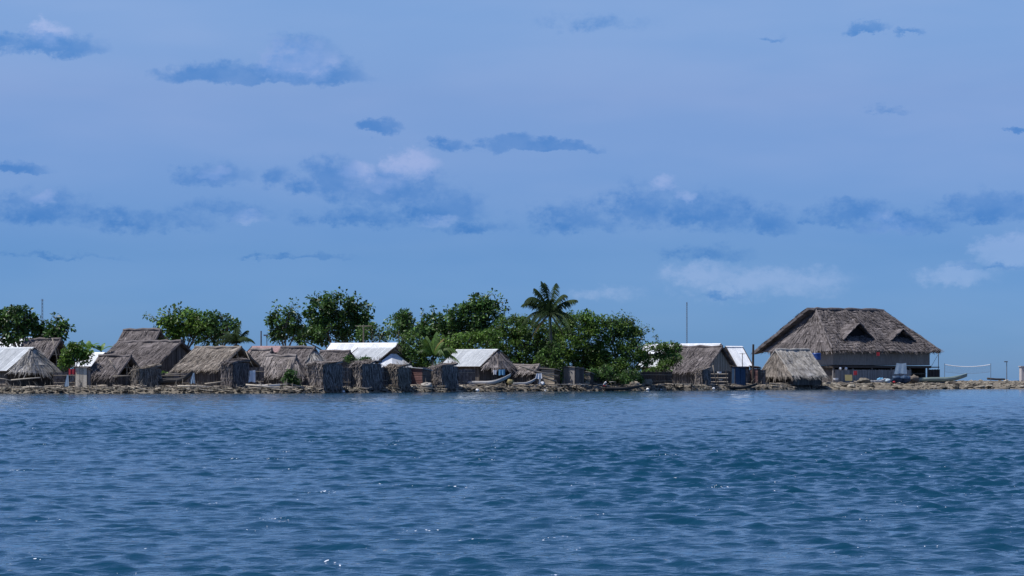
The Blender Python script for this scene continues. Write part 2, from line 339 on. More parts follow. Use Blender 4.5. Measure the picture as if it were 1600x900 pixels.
# ------------------------------------------------------------------ thatch
def thatch(slab, fuzz, e0, e1, r1, r0, courses=5, lift=.045, th=.18, dens=42, ln=1.0, hang=.30, sag=.10, w=.030):
    """a thatched slope between the eave e0-e1 and the ridge r0-r1: stepped courses, a ragged eave and loose straws"""
    e0, e1, r1, r0 = map(Vector, (e0, e1, r1, r0))
    n = (e1-e0).cross(r0-e0)
    if n.length < 1e-6: n = (e1-e0).cross(r1-e0)
    n.normalize()
    if n.z < 0 and abs(n.z) > .05: n = -n
    L = (e1-e0).length; ns = max(3, int(L/.7)); ph = U(0, 99)
    def pt(u, v):
        p = lerp(lerp(e0, e1, u), lerp(r0, r1, u), v)
        return p+n*(sag*1.6*mnoise.noise(Vector((u*L*.55, v*4, ph)))+sag*mnoise.noise(Vector((u*L*1.7, v*9, ph+5))))
    for c in range(courses):
        v0, v1 = c/courses, min(1, (c+1.12)/courses)
        top = []; bot = []
        for i in range(ns+1):
            u = i/ns; jag = U(-.25, .25)/courses if c else U(-.05, .03)
            bot.append(pt(u, v0+jag*.4)+n*lift*U(.7, 1.3)); top.append(pt(u, v1)+n*.015)
        vs = bot+top+[b-n*th for b in bot]+[b-n*th for b in top]; m = ns+1
        fs = []
        for i in range(ns):
            fs += [(i, i+1, m+i+1, m+i), (2*m+i+1, 2*m+i, 3*m+i, 3*m+i+1), (i+1, i, 2*m+i, 2*m+i+1), (m+i, m+i+1, 3*m+i+1, 3*m+i)]
        fs += [(0, m, 3*m, 2*m), (m-1, 3*m-1, 4*m-1, 2*m-1)]
        b = len(slab.v); slab.add(vs, fs)
        for i in range(len(vs)): slab.t[b+i] = min(1, max(0, rng.gauss(.42, .20)))
    A = ((e1-e0).length+(r1-r0).length)/2*((e0+e1-r0-r1)/2).length
    for i in range(int(A*dens)+int(L*16)):
        ev = i < int(L*16)
        u = U(-.01, 1.01); v = U(0, .08) if ev else U(.03, 1)
        p = pt(u, v)+n*(U(.02, lift*1.2))
        dn = (lerp(e0, e1, u)-lerp(r0, r1, u)); dn.normalize(); sd = dn.cross(n)
        q = dn+sd*rng.gauss(0, .16)+n*rng.gauss(.04, .08)
        if ev: q = q+Vector((0, 0, -U(.2, .9))); l = hang*U(.4, 1.4)
        else: l = ln*U(.5, 1.3)
        ww = sd*w*U(.5, 1.6)
        e = p+q.normalized()*l
        fuzz.add([p-ww, p+ww, e+ww*.4, e-ww*.4], [(0, 1, 2, 3)], min(1, max(0, rng.gauss(.50, .27)+.28*mnoise.noise(Vector((u*L*1.3, v*1.2, ph+20))))))
def ridge_cap(mb, a, b, r=.16):
    a, b = Vector(a), Vector(b); k = max(4, int((b-a).length/.8)); pts = [lerp(a, b, i/k)+Vector((0, U(-.06, .06), U(-.07, .09))) for i in range(k+1)]
    mb.tube(pts, [r*U(.8, 1.25) for _ in pts], 7, .5)
def canes(mb, a, b, z0, z1, w=.09, th=.05, tone=.5):
    """a wall of upright canes between two plan points"""
    a, b = Vector((a[0], a[1], 0)), Vector((b[0], b[1], 0)); L = (b-a).length; n = max(2, int(L/w)); d = (b-a)/L
    rot = Matrix.Rotation(math.atan2(d.y, d.x), 3, 'Z'); nn = Vector((-d.y, d.x, 0))
    for i in range(n):
        h = U(-.05, .06); c = a+d*((i+.5)*L/n)+nn*U(-.012, .012)
        mb.box((c.x, c.y, (z0+z1+h)/2), (L/n*.93, th, z1-z0+h), rot, min(1, max(0, rng.gauss(tone, .2))))

def hut(name, label, apex, corner, far, ry, ey, t, ang=33, roof='thatch_brown', cat='hut', gable='cane', wall='cane', flip=False, courses=4, inset=.45, group=None, gmat=None, skirt=1.25, foot=0., sheet_w=.95, rows=1):
    """a gabled hut from the photo pixels of its near ridge end, its front eave corner and the far ridge end"""
    d = D(apex, t); s = d/F; a = R(ang); sg = 1 if not flip else -1
    W2 = abs(apex-corner)*s/math.sin(a); L = abs(apex-far)*s/math.cos(a)
    zg = Z(apex, max(2., t-1)); A = W(apex, ry, d); dc = d-W2*math.cos(a)
    zr = A.z-zg; ze = H+(HY-ey)*dc/F-zg
    rz = -a*sg; ca, sa = math.cos(rz), math.sin(rz)
    cx, cy = A.x-sg*L/2*ca, A.y-sg*L/2*sa
    root = thing(name, label, cat, (cx, cy, zg), rz, group)
    x1 = L/2; tin = roof.startswith('tin')
    # walls
    wy = W2-inset; wx = x1-inset; ztop = ze+.15
    def zroof(y): return zr+(ze-zr)*abs(y)/W2
    for (p, q) in (((-wx, -wy), (wx, -wy)), ((wx, wy), (-wx, wy)), ((-wx, wy), (-wx, -wy)), ((wx, -wy), (wx, wy))):
        mb = MB(); canes(mb, p, q, -foot, ztop-.1, tone=.45); mb.build('wall', wall, root)
    for i in (-1, 1):
        for j in (-1, 1):
            MB().tube([(i*wx*1.02, j*wy*1.02, -.5), (i*wx*1.02, j*wy*1.02, ze+.1)], .09, 7).build('post', 'dark_wood', root)
    # roof
    for j in (-1, 1):
        e0, e1, r1, r0 = (-x1, j*W2, ze), (x1, j*W2, ze), (x1, 0, zr), (-x1, 0, zr)
        if tin:
            nsh = max(2, int(L/sheet_w)); V = [Vector(q) for q in (e0, e1, r1, r0)]
            for c in range(rows):
                for k in range(nsh):
                    u0, u1 = k/nsh, (k+1)/nsh; v0, v1 = c/rows, (c+1)/rows
                    P = lambda u, v: lerp(lerp(V[0], V[1], u), lerp(V[3], V[2], u), v)
                    up = Vector((0, 0, .012*(k % 2)+.02*(rows-c)*(rows > 1)+U(0, .006)))
                    low = U(-.012, .012)
                    q = [P(u0, v0+low), P(u1+.01, v0+low), P(u1+.01, v1), P(u0, v1)]; q = [x+up for x in q]
                    if j > 0: q = q[::-1]
                    mb = MB(); mb.slab(q, .012, U(.2, .8))
                    ex = (q[1]-q[0]); 
                    for m in range(1, 6):                                   # raised ribs of the corrugation
                        f = m/6; p0, p1 = lerp(q[0], q[1], f), lerp(q[3], q[2], f)
                        mb.tube([p0+Vector((0, 0, .01)), p1+Vector((0, 0, .01))], .022, 4, .5)
                    mb.build('roof_sheet', roof, root)
            MB().tube([e0, e1], .05, 5).build('eave_pole', 'dark_wood', root)
        else:
            sl, fz = MB(), MB(); q = (e0, e1, r1, r0) if j < 0 else (e1, e0, r0, r1)
            thatch(sl, fz, *q, courses=courses)
            o = sl.build('roof_slope', roof, root); fz.build('straw', roof, o, kind='stuff')
    mb = MB(); mb_mat = roof
    if tin: mb.slab([(-x1-.05, -.22, zr-.10), (x1+.05, -.22, zr-.10), (x1+.05, 0, zr+.05), (-x1-.05, 0, zr+.05)], .01).slab([(x1+.05, .22, zr-.10), (-x1-.05, .22, zr-.10), (-x1-.05, 0, zr+.054), (x1+.05, 0, zr+.054)], .01)
    else: ridge_cap(mb, (-x1-.1, 0, zr+.06), (x1+.1, 0, zr+.06))
    mb.build('ridge_cap', roof, root)
    # gables: the near one as the photo shows it, the far one closed with canes
    for e in (-1, 1):
        near = (e == sg); style = gable if near else 'cane'; gx = e*wx
        if style in ('cane', 'plank'):
            mb = MB(); n = int(2*wy/.13)
            for i in range(n):
                y = -wy+(i+.5)*2*wy/n; h = zroof(y)-.22
                if h > ztop-.2: mb.box((gx+U(-.01, .01), y, (ztop-.2+h)/2), (.05, 2*wy/n*.95, h-ztop+.2), None, min(1, max(0, rng.gauss(.5, .2))))
            mb.build('gable', gmat or wall, root)
        elif style == 'open':
            MB().tube([(gx, 0, 0), (gx, 0, zr-.15)], .06).build('king_post', 'driftwood', root)
            MB().tube([(gx+e*.05, -wy*.62, zroof(wy*.62)-.2), (gx+e*.05, wy*.62, zroof(wy*.62)-.2)], .045).build('collar_beam', 'driftwood', root)
            MB().tube([(gx+e*.12, -wy*.1, zr-.5), (gx+e*.3, wy*.45, ze*.55)], .04).build('strut', 'driftwood', root)
        elif style == 'skirt':
            tin_g = (gmat or '').startswith('tin'); top = zr-(zr-ze)*(.34 if tin_g else .07); out = skirt
            P_ = [(e*(x1+.12), -W2*.97, ze-.10), (e*(x1+out), -W2*.5, ze-.16), (e*(x1+out), W2*.5, ze-.16), (e*(x1+.12), W2*.97, ze-.10)]
            T_ = [Vector((e*(x1-.12), y_, top)) for y_ in (-W2*.12, -W2*.04, W2*.04, W2*.12)]
            for k_ in range(3):
                q = [Vector(P_[k_]), Vector(P_[k_+1]), T_[k_+1], T_[k_]]
                if e < 0: q = [q[1], q[0], q[3], q[2]]
                if tin_g:
                    for h_ in range(2):
                        u0, u1 = h_/2, (h_+1)/2
                        MB().slab([x+Vector((0, 0, .012*h_)) for x in (lerp(q[0], q[1], u0), lerp(q[0], q[1], u1), lerp(q[3], q[2], u1), lerp(q[3], q[2], u0))], .012, U(.2, .8)).build('gable_sheet', gmat, root)
                else:
                    sl, fz = MB(), MB(); thatch(sl, fz, *q, courses=3, dens=42)
                    o = sl.build('gable_skirt', gmat or roof, root); fz.build('straw', gmat or roof, o, kind='stuff')
        # barge poles along the verge
        for j in (-1, 1):
            MB().tube([(e*(x1+.03), j*(W2+.1), ze-.05), (e*(x1+.03), 0, zr-.02)], .07 if tin else .13, 6, .4).build('barge_pole', 'dark_wood' if tin else roof, root)
    return root

# ------------------------------------------------------------------ the huts (t = metres inland of the waterline)
hut('tin_roofed_hut', 'hut with grey tin roof and pale straw gable skirt behind a pole rail', 53, 20, -75, 543, 580, 7.5, 35, 'tin_grey', gable='skirt', gmat='thatch_straw')
hut('thatched_hut', 'brown thatched hut with dark gable behind the straw skirted tin hut', 94, 78, 36, 531, 569, 21, 22, 'thatch_brown', gable='open')
hut('tin_roofed_hut', 'hut whose white tin ridge peeps out beneath the big leafed tree', 50, 36, -40, 528, 548, 29, 25, 'tin_white')
hut('tin_roofed_hut', 'low hut with white ribbed tin roof behind the green shrub', 164, 150, 128, 551, 573, 16, 25, 'tin_white', rows=1)
hut('thatched_hut', 'small dark thatched hut with grey cane wall and open gable', 204, 189, 152, 557, 586, 6.5, 25, 'thatch_brown', gable='open')
hut('thatched_hut', 'large brown thatched hut with deep shaded gable next to the dark canoe', 283, 246, 172, 534, 577, 15, 38, 'thatch_brown', courses=5)
hut('thatched_hut', 'tall thatched hut rising behind the large brown thatched hut', 250, 238, 190, 516, 548, 34, 25, 'thatch_brown')
hut('thatched_hut', 'weathered patchy thatched hut with open pole gable and stone footing', 376, 346, 300, 543, 578, 8.5, 33, 'thatch_tan', gable='open', courses=5)
hut('thatched_hut', 'low grey thatched hut with bamboo poles leaning on its roof', 462, 452, 415, 557, 585, 6.5, 20, 'thatch_grey', gable='skirt')
hut('thatched_hut', 'thatched hut with pale straw gable behind the leaning bamboo poles', 491, 475, 438, 544, 571, 15, 28, 'thatch_brown', gable='skirt', gmat='thatch_straw')
hut('tin_roofed_hut', 'long hut with rusty red tin roof behind the grey thatch', 453, 446, 392, 541, 551, 27, 20, 'tin_rust')
hut('thatched_hut', 'small slumped thatched hut below the rusty red roof', 424, 412, 392, 547, 568, 19, 28, 'thatch_grey', gable='skirt')
hut('thatched_hut', 'brown thatched hut half hidden below the long white tin roof', 546, 532, 500, 550, 569, 15, 28, 'thatch_brown')
hut('tin_roofed_hall', 'long hall with bright white tin roof behind the shoreline sheds', 622, 613, 514, 536, 551, 21, 20, 'tin_white')
hut('tin_roofed_hut', 'hut with pale tin roof and white tin gable skirt below the long white hall', 616, 584, 557, 543, 572, 13.5, 38, 'tin_grey', gable='skirt', gmat='tin_white')
hut('tin_roofed_hut', 'hut with plain pale tin roof and thatched gable above the long pale canoe', 778, 751, 712, 546, 573, 10.5, 35, 'tin_grey', gable='skirt', gmat='thatch_grey', wall='cane')
hut('thatched_hut', 'low dark thatched lean-to strung with clothes beside the fallen poles', 842, 832, 796, 571, 583, 6.5, 22, 'thatch_grey', gable='open')
hut('tin_roofed_hut', 'small tin roofed hut under the overhanging bush near the plank jetty', 1031, 1026, 1001, 561, 574, 10, 20, 'tin_grey')
hut('tin_roofed_hut', 'hut with white tin ridge left of the tall thin mast', 1064, 1054, 1008, 538, 553, 27, 24, 'tin_white')
hut('thatched_hut', 'brown thatched hut with plank gable beside the blue tarpaulin cubicle', 1128, 1099, 1056, 542, 580, 9.5, 35, 'thatch_brown', gable='plank', gmat='driftwood', wall='cane', courses=5)  # lighter gable boards: sunlight on the gable put into the wood colour
hut('tin_roofed_hut', 'hut with white tin roof showing over the brown thatched ridge', 1126, 1114, 1066, 537, 556, 22, 25, 'tin_white')
hut('tin_roofed_hut', 'hut with white tin roof sloping down to the thick dark post', 1134, 1149, 1161, 541, 573, 19, 30, 'tin_white', flip=True)
hut('thatched_hut', 'straw coloured thatched hut with brown gable in front of the two storey house', 1212, 1235, 1268, 547, 587, 7, 35, 'thatch_straw', gable='skirt', gmat='thatch_tan', flip=True)

# ------------------------------------------------------------------ shaggy sheds on the shore
def shed(label, x0, xe, x1, y0, y1, t, ang=None, mat='thatch_grey', name='thatched_shed', roof=True, cat='shed'):
    """a box shed seen on its corner: left face x0-xe (sunny), right face xe-x1"""
    d = D(xe, t); s = d/F; a = R(ang or 40)
    Lw = (xe-x0)*s/math.cos(a); Rw = (x1-xe)*s/math.sin(a)
    C = W(xe, y1, d); zb = Z(xe, t); zt = H+(HY-y0)*s-zb; z0 = max(.12, C.z-zb)
    root = thing(name, label, cat, (C.x, C.y, zb), -a)
    lx = Vector((-1, 0, 0)); ry = Vector((0, 1, 0))      # local: left face runs along -x, right face along +y
    K = [Vector((0, 0, 0)), lx*Lw, lx*Lw+ry*Rw, ry*Rw]
    for i in range(4):
        p, q = K[i], K[(i+1) % 4]; mb, fz = MB(), MB(); d_ = (q-p); ln = d_.length; d_ /= ln; out = Vector((d_.y, -d_.x, 0))
        if (out.dot((K[0]+K[2])/2-p)) > 0: out = -out
        mb.slab([p+Vector((0, 0, z0)), q+Vector((0, 0, z0)), q+Vector((0, 0, zt)), p+Vector((0, 0, zt))], .05, .35)
        for k in range(int(ln*(zt-z0)*80)):
            c0 = p+d_*U(-.02, 1.02)*ln+Vector((0, 0, U(z0, zt)))
            c = p+d_*U(-.02, 1.02)*ln+Vector((0, 0, lerp(z0-.05, zt, U(0, 1)**.8)))+out*(U(.02, .10)+.10*max(0, mnoise.noise(c0*1.3)))
            l = U(.3, 1.0); e = c+Vector((0, 0, -l))+d_*rng.gauss(0, .12)+out*rng.gauss(.06, .10)
            w = d_*U(.02, .055); fz.add([c-w, c+w, e+w*.4, e-w*.4], [(0, 1, 2, 3)], min(1, max(0, rng.gauss(.5, .25))))
        o = mb.build('wall', mat, root); fz.build('straw', mat, o, kind='stuff')
    sl, fz = MB(), MB(); o_ = .12
    thatch(sl, fz, K[0]+Vector((o_, -o_, zt)), K[1]+Vector((-o_, -o_, zt)), K[2]+Vector((-o_, o_, zt+.35)), K[3]+Vector((o_, o_, zt+.35)), courses=3, dens=40, hang=.75, sag=.16)
    o = sl.build('roof', mat, root); fz.build('straw', mat, o, kind='stuff')
    tf = MB()
    for k in range(110):
        i = rng.randrange(4); p_, q_ = K[i], K[(i+1) % 4]; c = lerp(p_, q_, U(0, 1))+Vector((0, 0, zt+.05+.35*(i == 2))); e = c+Vector((rng.gauss(0, .16), rng.gauss(0, .16), U(.05, .38))); w = Vector((U(.015, .04), U(-.02, .02), 0))
        tf.add([c-w, c+w, e+w*.3, e-w*.3], [(0, 1, 2, 3)], min(1, max(0, rng.gauss(.45, .25))))
    tf.build('tuft', mat, o, kind='stuff')
    for p in K:
        p = p*.94+(K[0]+K[2])*.03; MB().tube([p+Vector((0, 0, -1.6)), p+Vector((0, 0, zt))], .06).build('post', 'dark_wood', root)
    for f in (.35, .7): MB().tube([K[0]+Vector((.13, -.13, lerp(z0, zt, f))), K[1]+Vector((-.1, -.13, lerp(z0, zt, f)))], .03).build('batten', 'driftwood', root)
    return root
shed('thatched shed with broad shaded side beside the dark canoe', 206, 218, 246, 576, 605, 2.2, 42, 'thatch_tan')
shed('ragged brown thatched shed standing in front of the open pole gable', 345, 364, 386, 567, 604, 1.4, 42, 'thatch_brown')
shed('neat grey thatched shed on stilts over the water', 480, 505, 531, 569, 602, .6, 40, 'thatch_grey')
shed('shaggy grey thatched shed below the pale tin roofed hut', 549, 566, 593, 568, 604, 1.2, 42, 'thatch_grey')
shed('tan thatched shed on stilts below the white tin gable', 598, 622, 638, 574, 603, 1.0, 36, 'thatch_tan')
shed('shaggy thatched shed left of the long pale canoe', 674, 691, 713, 572, 604, 1.2, 42, 'thatch_grey')
shed('small shaggy grey store leaning on the brown thatched hut', 1088, 1098, 1110, 578, 603, 2.5, 42, 'thatch_grey')

def board_shack(label, x0, xe, x1, y0, y1, t, ang, mat, mat2, horizontal=False, roofmat='plank', name='plank_shack', slope=.25, bw=.24):
    d = D(xe, t); s = d/F; a = R(ang); Lw = (xe-x0)*s/math.cos(a); Rw = (x1-xe)*s/math.sin(a)
    C = W(xe, y1, d); zb = Z(xe, t); zt = H+(HY-y0)*s-zb
    root = thing(name, label, 'shack', (C.x, C.y, zb), -a)
    def wall(org, ax, ln, m, flipn):
        dirv = Vector(ax)
        if horizontal:
            n = max(3, int((zt)/bw))
            for i in range(n):
                c = Vector(org)+dirv*ln/2+Vector((0, 0, zt*(i+.5)/n)); b = MB()
                sz = (ln+U(-.05, .1), .03, zt/n*.86) if abs(dirv.x) > .5 else (.03, ln+U(-.05, .1), zt/n*.86)
                b.box(c, sz, Matrix.Rotation(rng.gauss(0, .012), 3, 'Y' if abs(dirv.x) > .5 else 'X'), U(.2, .8)); b.build('plank', m, root)
        else:
            n = max(2, int(ln/bw))
            for i in range(n):
                c = Vector(org)+dirv*ln*(i+.5)/n+Vector((0, 0, (zt+.0)/2)); h = zt+U(-.06, .08); b = MB()
                sz = (ln/n*.93, .03, h) if abs(dirv.x) > .5 else (.03, ln/n*.93, h)
                b.box(c, sz, Matrix.Rotation(rng.gauss(0, .008), 3, 'Y' if abs(dirv.x) > .5 else 'X'), U(.2, .8)); b.build('plank', m, root)
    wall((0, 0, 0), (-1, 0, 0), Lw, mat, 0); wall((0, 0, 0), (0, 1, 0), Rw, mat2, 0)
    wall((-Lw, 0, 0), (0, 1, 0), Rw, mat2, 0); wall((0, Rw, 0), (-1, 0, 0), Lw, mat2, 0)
    o_ = .18
    MB().slab([(o_, -o_, zt+.06), (o_, Rw+o_, zt+.06-slope), (-Lw-o_, Rw+o_, zt+.06-slope+.12), (-Lw-o_, -o_, zt+.18)], .05).build('roof', roofmat, root)
    for p in ((0, 0), (-Lw, 0), (-Lw, Rw), (0, Rw)): MB().tube([(p[0]*.97-.02, p[1]*.97+.04, -1.0), (p[0]*.97-.02, p[1]*.97+.04, zt)], .06).build('post', 'dark_wood', root)
    return root
board_shack('dark board shack with slanting pale roof sheet between two thatched sheds', 638, 660, 673, 576, 604, 2.6, 30, 'red_wood', 'cane', True, 'tin_grey')
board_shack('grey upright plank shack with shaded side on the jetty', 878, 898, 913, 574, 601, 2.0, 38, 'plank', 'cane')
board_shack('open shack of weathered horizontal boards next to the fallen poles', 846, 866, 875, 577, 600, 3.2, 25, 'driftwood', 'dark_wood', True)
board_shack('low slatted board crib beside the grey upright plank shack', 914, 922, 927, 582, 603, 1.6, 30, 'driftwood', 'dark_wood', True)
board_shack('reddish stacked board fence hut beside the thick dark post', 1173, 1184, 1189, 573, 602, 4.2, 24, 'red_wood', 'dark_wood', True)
board_shack('cubicle walled with dark blue tarpaulin at the plank gable', 1144, 1148, 1166, 573, 600, 3.0, 62, 'tarp_navy', 'tarp_navy', False, 'dark_wood', bw=.8)
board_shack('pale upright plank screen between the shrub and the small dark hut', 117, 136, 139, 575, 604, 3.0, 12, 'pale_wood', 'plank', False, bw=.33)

def fence(label, x0, x1, y0, t, mat='cane', t1=None):
    d0, d1 = D(x0, t), D(x1, t if t1 is None else t1); p, q = W(x0, 600, d0), W(x1, 600, d1); zb = Z((x0+x1)/2, t); h = H+(HY-y0)*d0/F-zb
    root = thing('cane_fence', label, 'fence', (p.x, p.y, zb)); v = q-p; v.z = 0
    mb = MB(); canes(mb, (0, 0), (v.x, v.y), -.2, h, w=.11, tone=.45)
    for k in range(int(v.length*h*18)):
        c = v*U(0, 1)+Vector((0, -.06, U(.3, h+.1))); e = c+Vector((rng.gauss(0, .1), -U(0, .08), -U(.3, .8))); w = v.normalized()*U(.015, .04)
        mb.add([c-w, c+w, e+w*.4, e-w*.4], [(0, 1, 2, 3)], min(1, max(0, rng.gauss(.5, .25))))
    mb.build('cane_panel', mat, root, kind='stuff')
    for f in (.3, .8): MB().tube([Vector((0, -.09, h*f)), v+Vector((0, -.09, h*f+U(-.08, .08)))], .03).build('rail', 'driftwood', root)
    n = max(2, int(v.length/1.6)+1)
    for k in range(n): MB().tube([v*(k/(n-1))+Vector((0, .08, -.5)), v*(k/(n-1))+Vector((0, .08, h+U(.05, .35)))], .05).build('post', 'dark_wood', root)
fence('dark cane fence linking the straw skirted tin hut and the plank screen', 84, 118, 582, 5, 'thatch_brown')
fence('low cane fence behind the dark canoe', 244, 300, 583, 5.2, 'thatch_brown')
fence('cane fence behind the grey white sheet', 384, 412, 574, 4.6, 'thatch_brown')
fence('cane fence linking the neat grey shed and the shaggy grey shed', 524, 556, 574, 3.6, 'thatch_grey')
fence('cane fence linking the shaggy grey shed and the tan shed', 584, 606, 574, 3.2, 'thatch_brown')
fence('cane fence behind the slanting board shack roof', 632, 682, 574, 5.0, 'thatch_brown')
fence('dark cane fence below the plain pale tin roof', 706, 742, 577, 4.5, 'thatch_brown')
fence('cane fence behind the fallen poles and rags', 834, 884, 574, 6.2, 'thatch_brown')
fence('dark brush fence right of the slatted crib under the bush trees', 922, 1004, 588, 4.2, 'dark_wood')
fence('dark cane fence beneath the small tin roofed hut', 1000, 1050, 581, 5.2, 'dark_wood')
fence('cane fence between the blue cubicle and the straw coloured hut', 1162, 1196, 578, 6.5, 'thatch_brown')

# ------------------------------------------------------------------ the two storey thatched house
def big_house():
    t = 14; pxN = 1302; d = D(pxN, t); s = d/F; a = R(35); zg = Z(pxN, t)-.05
    N0 = W(pxN, 600, d); L = 170*s/math.cos(a); Wd = 86*s/math.sin(a)
    root = thing('two_storey_house', 'large two storey house with hipped thatch roof and two triangular dormers on the point', 'house', (N0.x, N0.y, zg), a)
    z = lambda py: H+(HY-py)*s-zg
    ze, zr, zf = z(548), z(482), z(573)
    ov = 1.1
    e = lambda x, y: Vector((x, y, ze-.05))
    E = [e(-ov, -ov), e(L+ov, -ov), e(L+ov, Wd+ov), e(-ov, Wd+ov)]
    hip = 2.7; r0, r1 = Vector((hip, Wd/2, zr)), Vector((L-hip-.3, Wd/2, zr))
    for nm, q, c in (('roof_slope', (E[0], E[1], r1, r0), 15), ('roof_slope', (E[2], E[3], r0, r1), 8), ('roof_hip', (E[3], E[0], r0+Vector((0, -.25, 0)), r0+Vector((0, .25, 0))), 5), ('roof_hip', (E[1], E[2], r1+Vector((0, .25, 0)), r1+Vector((0, -.25, 0))), 12)):
        sl, fz = MB(), MB(); thatch(sl, fz, *q, courses=c, lift=.13 if nm == 'roof_slope' else .06, th=.24, dens=34, ln=.9, hang=.5, sag=.16, w=.042)
        o = sl.build(nm, 'thatch_brown', root); fz.build('straw', 'thatch_brown', o, kind='stuff')
    # the back slope runs on past the hip as a thick verge
    vg = MB(); vz = MB(); p, q = E[3]+Vector((-1.3, .2, -.15)), r0+Vector((-1.5, .1, .30))
    thatch(vg, vz, p, E[3]+Vector((.6, .2, .1)), r0+Vector((.6, .1, .25)), q, courses=9, lift=.10, th=.42, dens=20, ln=.7, hang=.4, sag=.10)
    vz.build('straw', 'thatch_brown', vg.build('verge', 'thatch_brown', root), kind='stuff')
    mb = MB(); ridge_cap(mb, r0+Vector((-.5, 0, .10)), r1+Vector((.3, 0, .10)), .25); mb.build('ridge_cap', 'thatch_brown', root)
    for A_, B_ in ((r0, E[0]), (r1, E[1]), (r1, E[2])):
        mb = MB(); ridge_cap(mb, A_+Vector((0, 0, .1)), lerp(A_, B_, .97)+Vector((0, 0, .12)), .15); mb.build('hip_cap', 'thatch_brown', root)
    # dormers: triangular mouths with little pitched roofs
    nfront = (E[1]-E[0]).cross(r0-E[0]).normalized(); slope = (zr-ze)/(Wd/2+ov)
    for px0, pxa, px1, ya, yb in ((1320, 1341, 1363, 505, 528), (1392, 1404, 1427, 514, 530)):
        # along-wall coordinate from the pixel columns on the front face
        def col(px, y):                     # local x where the screen column px meets the plane at depth y
            X = (px-800)/F; ca, sa = math.cos(a), math.sin(a)
            # world = N0 + x*(ca,sa) + y*(-sa,ca);  Xw/Yw = X
            return (X*(N0.y+y*ca)-(N0.x-y*sa))/(ca-X*sa)
        zb_, za_ = z(yb), z(ya); yb_ = (zb_-ze)/slope-ov-.25
        xa, xb, xc = col(px0, yb_), col(px1, yb_), col((px0+px1)/2, yb_)
        ytop = (za_-ze)/slope-ov
        A_, B_, C_ = Vector((xa, yb_, zb_)), Vector((xb, yb_, zb_)), Vector((xc, yb_-.2, za_)); Bk = Vector((xc, ytop+1.2, za_-.05))
        do = None
        MB().slab([A_+Vector((.2, .55, .05)), B_+Vector((-.2, .55, .05)), C_+Vector((0, .7, -.2))], .04).build('dormer_opening', 'dormer_shade', root)
        for j, K in ((-1, A_), (1, B_)):
            sl, fz = MB(), MB(); out = Vector((j*.35, -.25, -.18)); foot = K+out; back = Vector((K.x+j*.1, ytop+.9, za_-.35))
            q = (back+Vector((j*.5, 0, -.5)), foot, C_+Vector((0, -.1, .12)), Bk) if j < 0 else (foot, back+Vector((j*.5, 0, -.5)), Bk, C_+Vector((0, -.1, .12)))
            thatch(sl, fz, *q, courses=4, lift=.08, th=.14, dens=18, ln=.5, hang=.25)
            o = sl.build('dormer_slope', 'thatch_brown', root); fz.build('straw', 'thatch_brown', o, kind='stuff')
    # upper storey: board walls on a frame, floor beams, posts, cane lower walls
    K = [Vector((0, 0, 0)), Vector((L, 0, 0)), Vector((L, Wd, 0)), Vector((0, Wd, 0))]
    for i in range(4):
        p, q = K[i], K[(i+1) % 4]; ln = (q-p).length; n = int(ln/1.2); dv = (q-p)/ln
        for k in range(n):
            c = p+dv*(k+.5)*ln/n; along = abs(dv.x) > .5
            MB().box((c.x, c.y, (zf+.25+ze+.1)/2), (ln/n-.012, .05, ze+.1-zf-.25) if along else (.05, ln/n-.012, ze+.1-zf-.25), None, U(.34, .50)).build('wall_board', 'plank', root)
        MB().box(((p+q)/2+Vector((0, 0, zf)))-Vector((dv.y, -dv.x, 0))*-.02, (ln+.3, .26, .34) if abs(dv.x) > .5 else (.26, ln-.3, .32)).build('floor_beam', 'dark_wood', root)
    MB().box((L/2, Wd/2, zf+.08), (L-.3, Wd-.3, .10)).build('upper_floor', 'dark_wood', root)
    for i in range(6):
        for y in (0.16, Wd/2, Wd-.16):
            x = lerp(.15, L-.15, i/5); MB().tube([(x, y, -.6), (x, y, zf-.1)], .14, 8).build('post', 'plank' if y < 1 else 'dark_wood', root)
    mb = MB(); canes(mb, (.2, -.08), (L*.80, -.08), 0, zf-.42, w=.16, tone=.6); mb.build('lower_wall', 'plank', root); mb = MB(); canes(mb, (L*.62, 2.6), (L-.3, 2.6), 0, zf-.5, tone=.4); mb.build('lower_wall', 'cane', root)
    for x_ in (.4, L-.45):
        mb = MB(); canes(mb, (x_, .35), (x_, Wd-.4), 0, zf-.1, tone=.4); mb.build('lower_wall', 'cane', root)
    mb = MB(); canes(mb, (L-.4, Wd-1), (.4, Wd-1), 0, zf-.06, tone=.35); mb.build('lower_wall', 'cane', root)
    MB().tube([(.3, .2, zf-.95), (L*.5, .2, zf-1.02), (L-.5, .2, zf-.95)], .03).build('rail', 'driftwood', root)
    # little gallery on the far right corner
    MB().box((L+.8, .4, zf-.02), (1.7, 1.4, .14)).build('gallery_floor', 'dark_wood', root)
    MB().tube([(L+1.55, -.2, -.5), (L+1.55, -.2, ze-.1)], .05).build('gallery_post', 'plank', root)
    MB().tube([(L+.1, -.2, zf+.05), (L+1.55, -.2, zf+1.9)], .025).build('gallery_brace', 'plank', root)
    mb = MB(); canes(mb, (L-.6, -.3), (L+1.7, -.3), 0, zf-.35, tone=.3); mb.build('gallery_screen', 'dark_wood', root)
    return root, a, L, N0, zg
big_house()

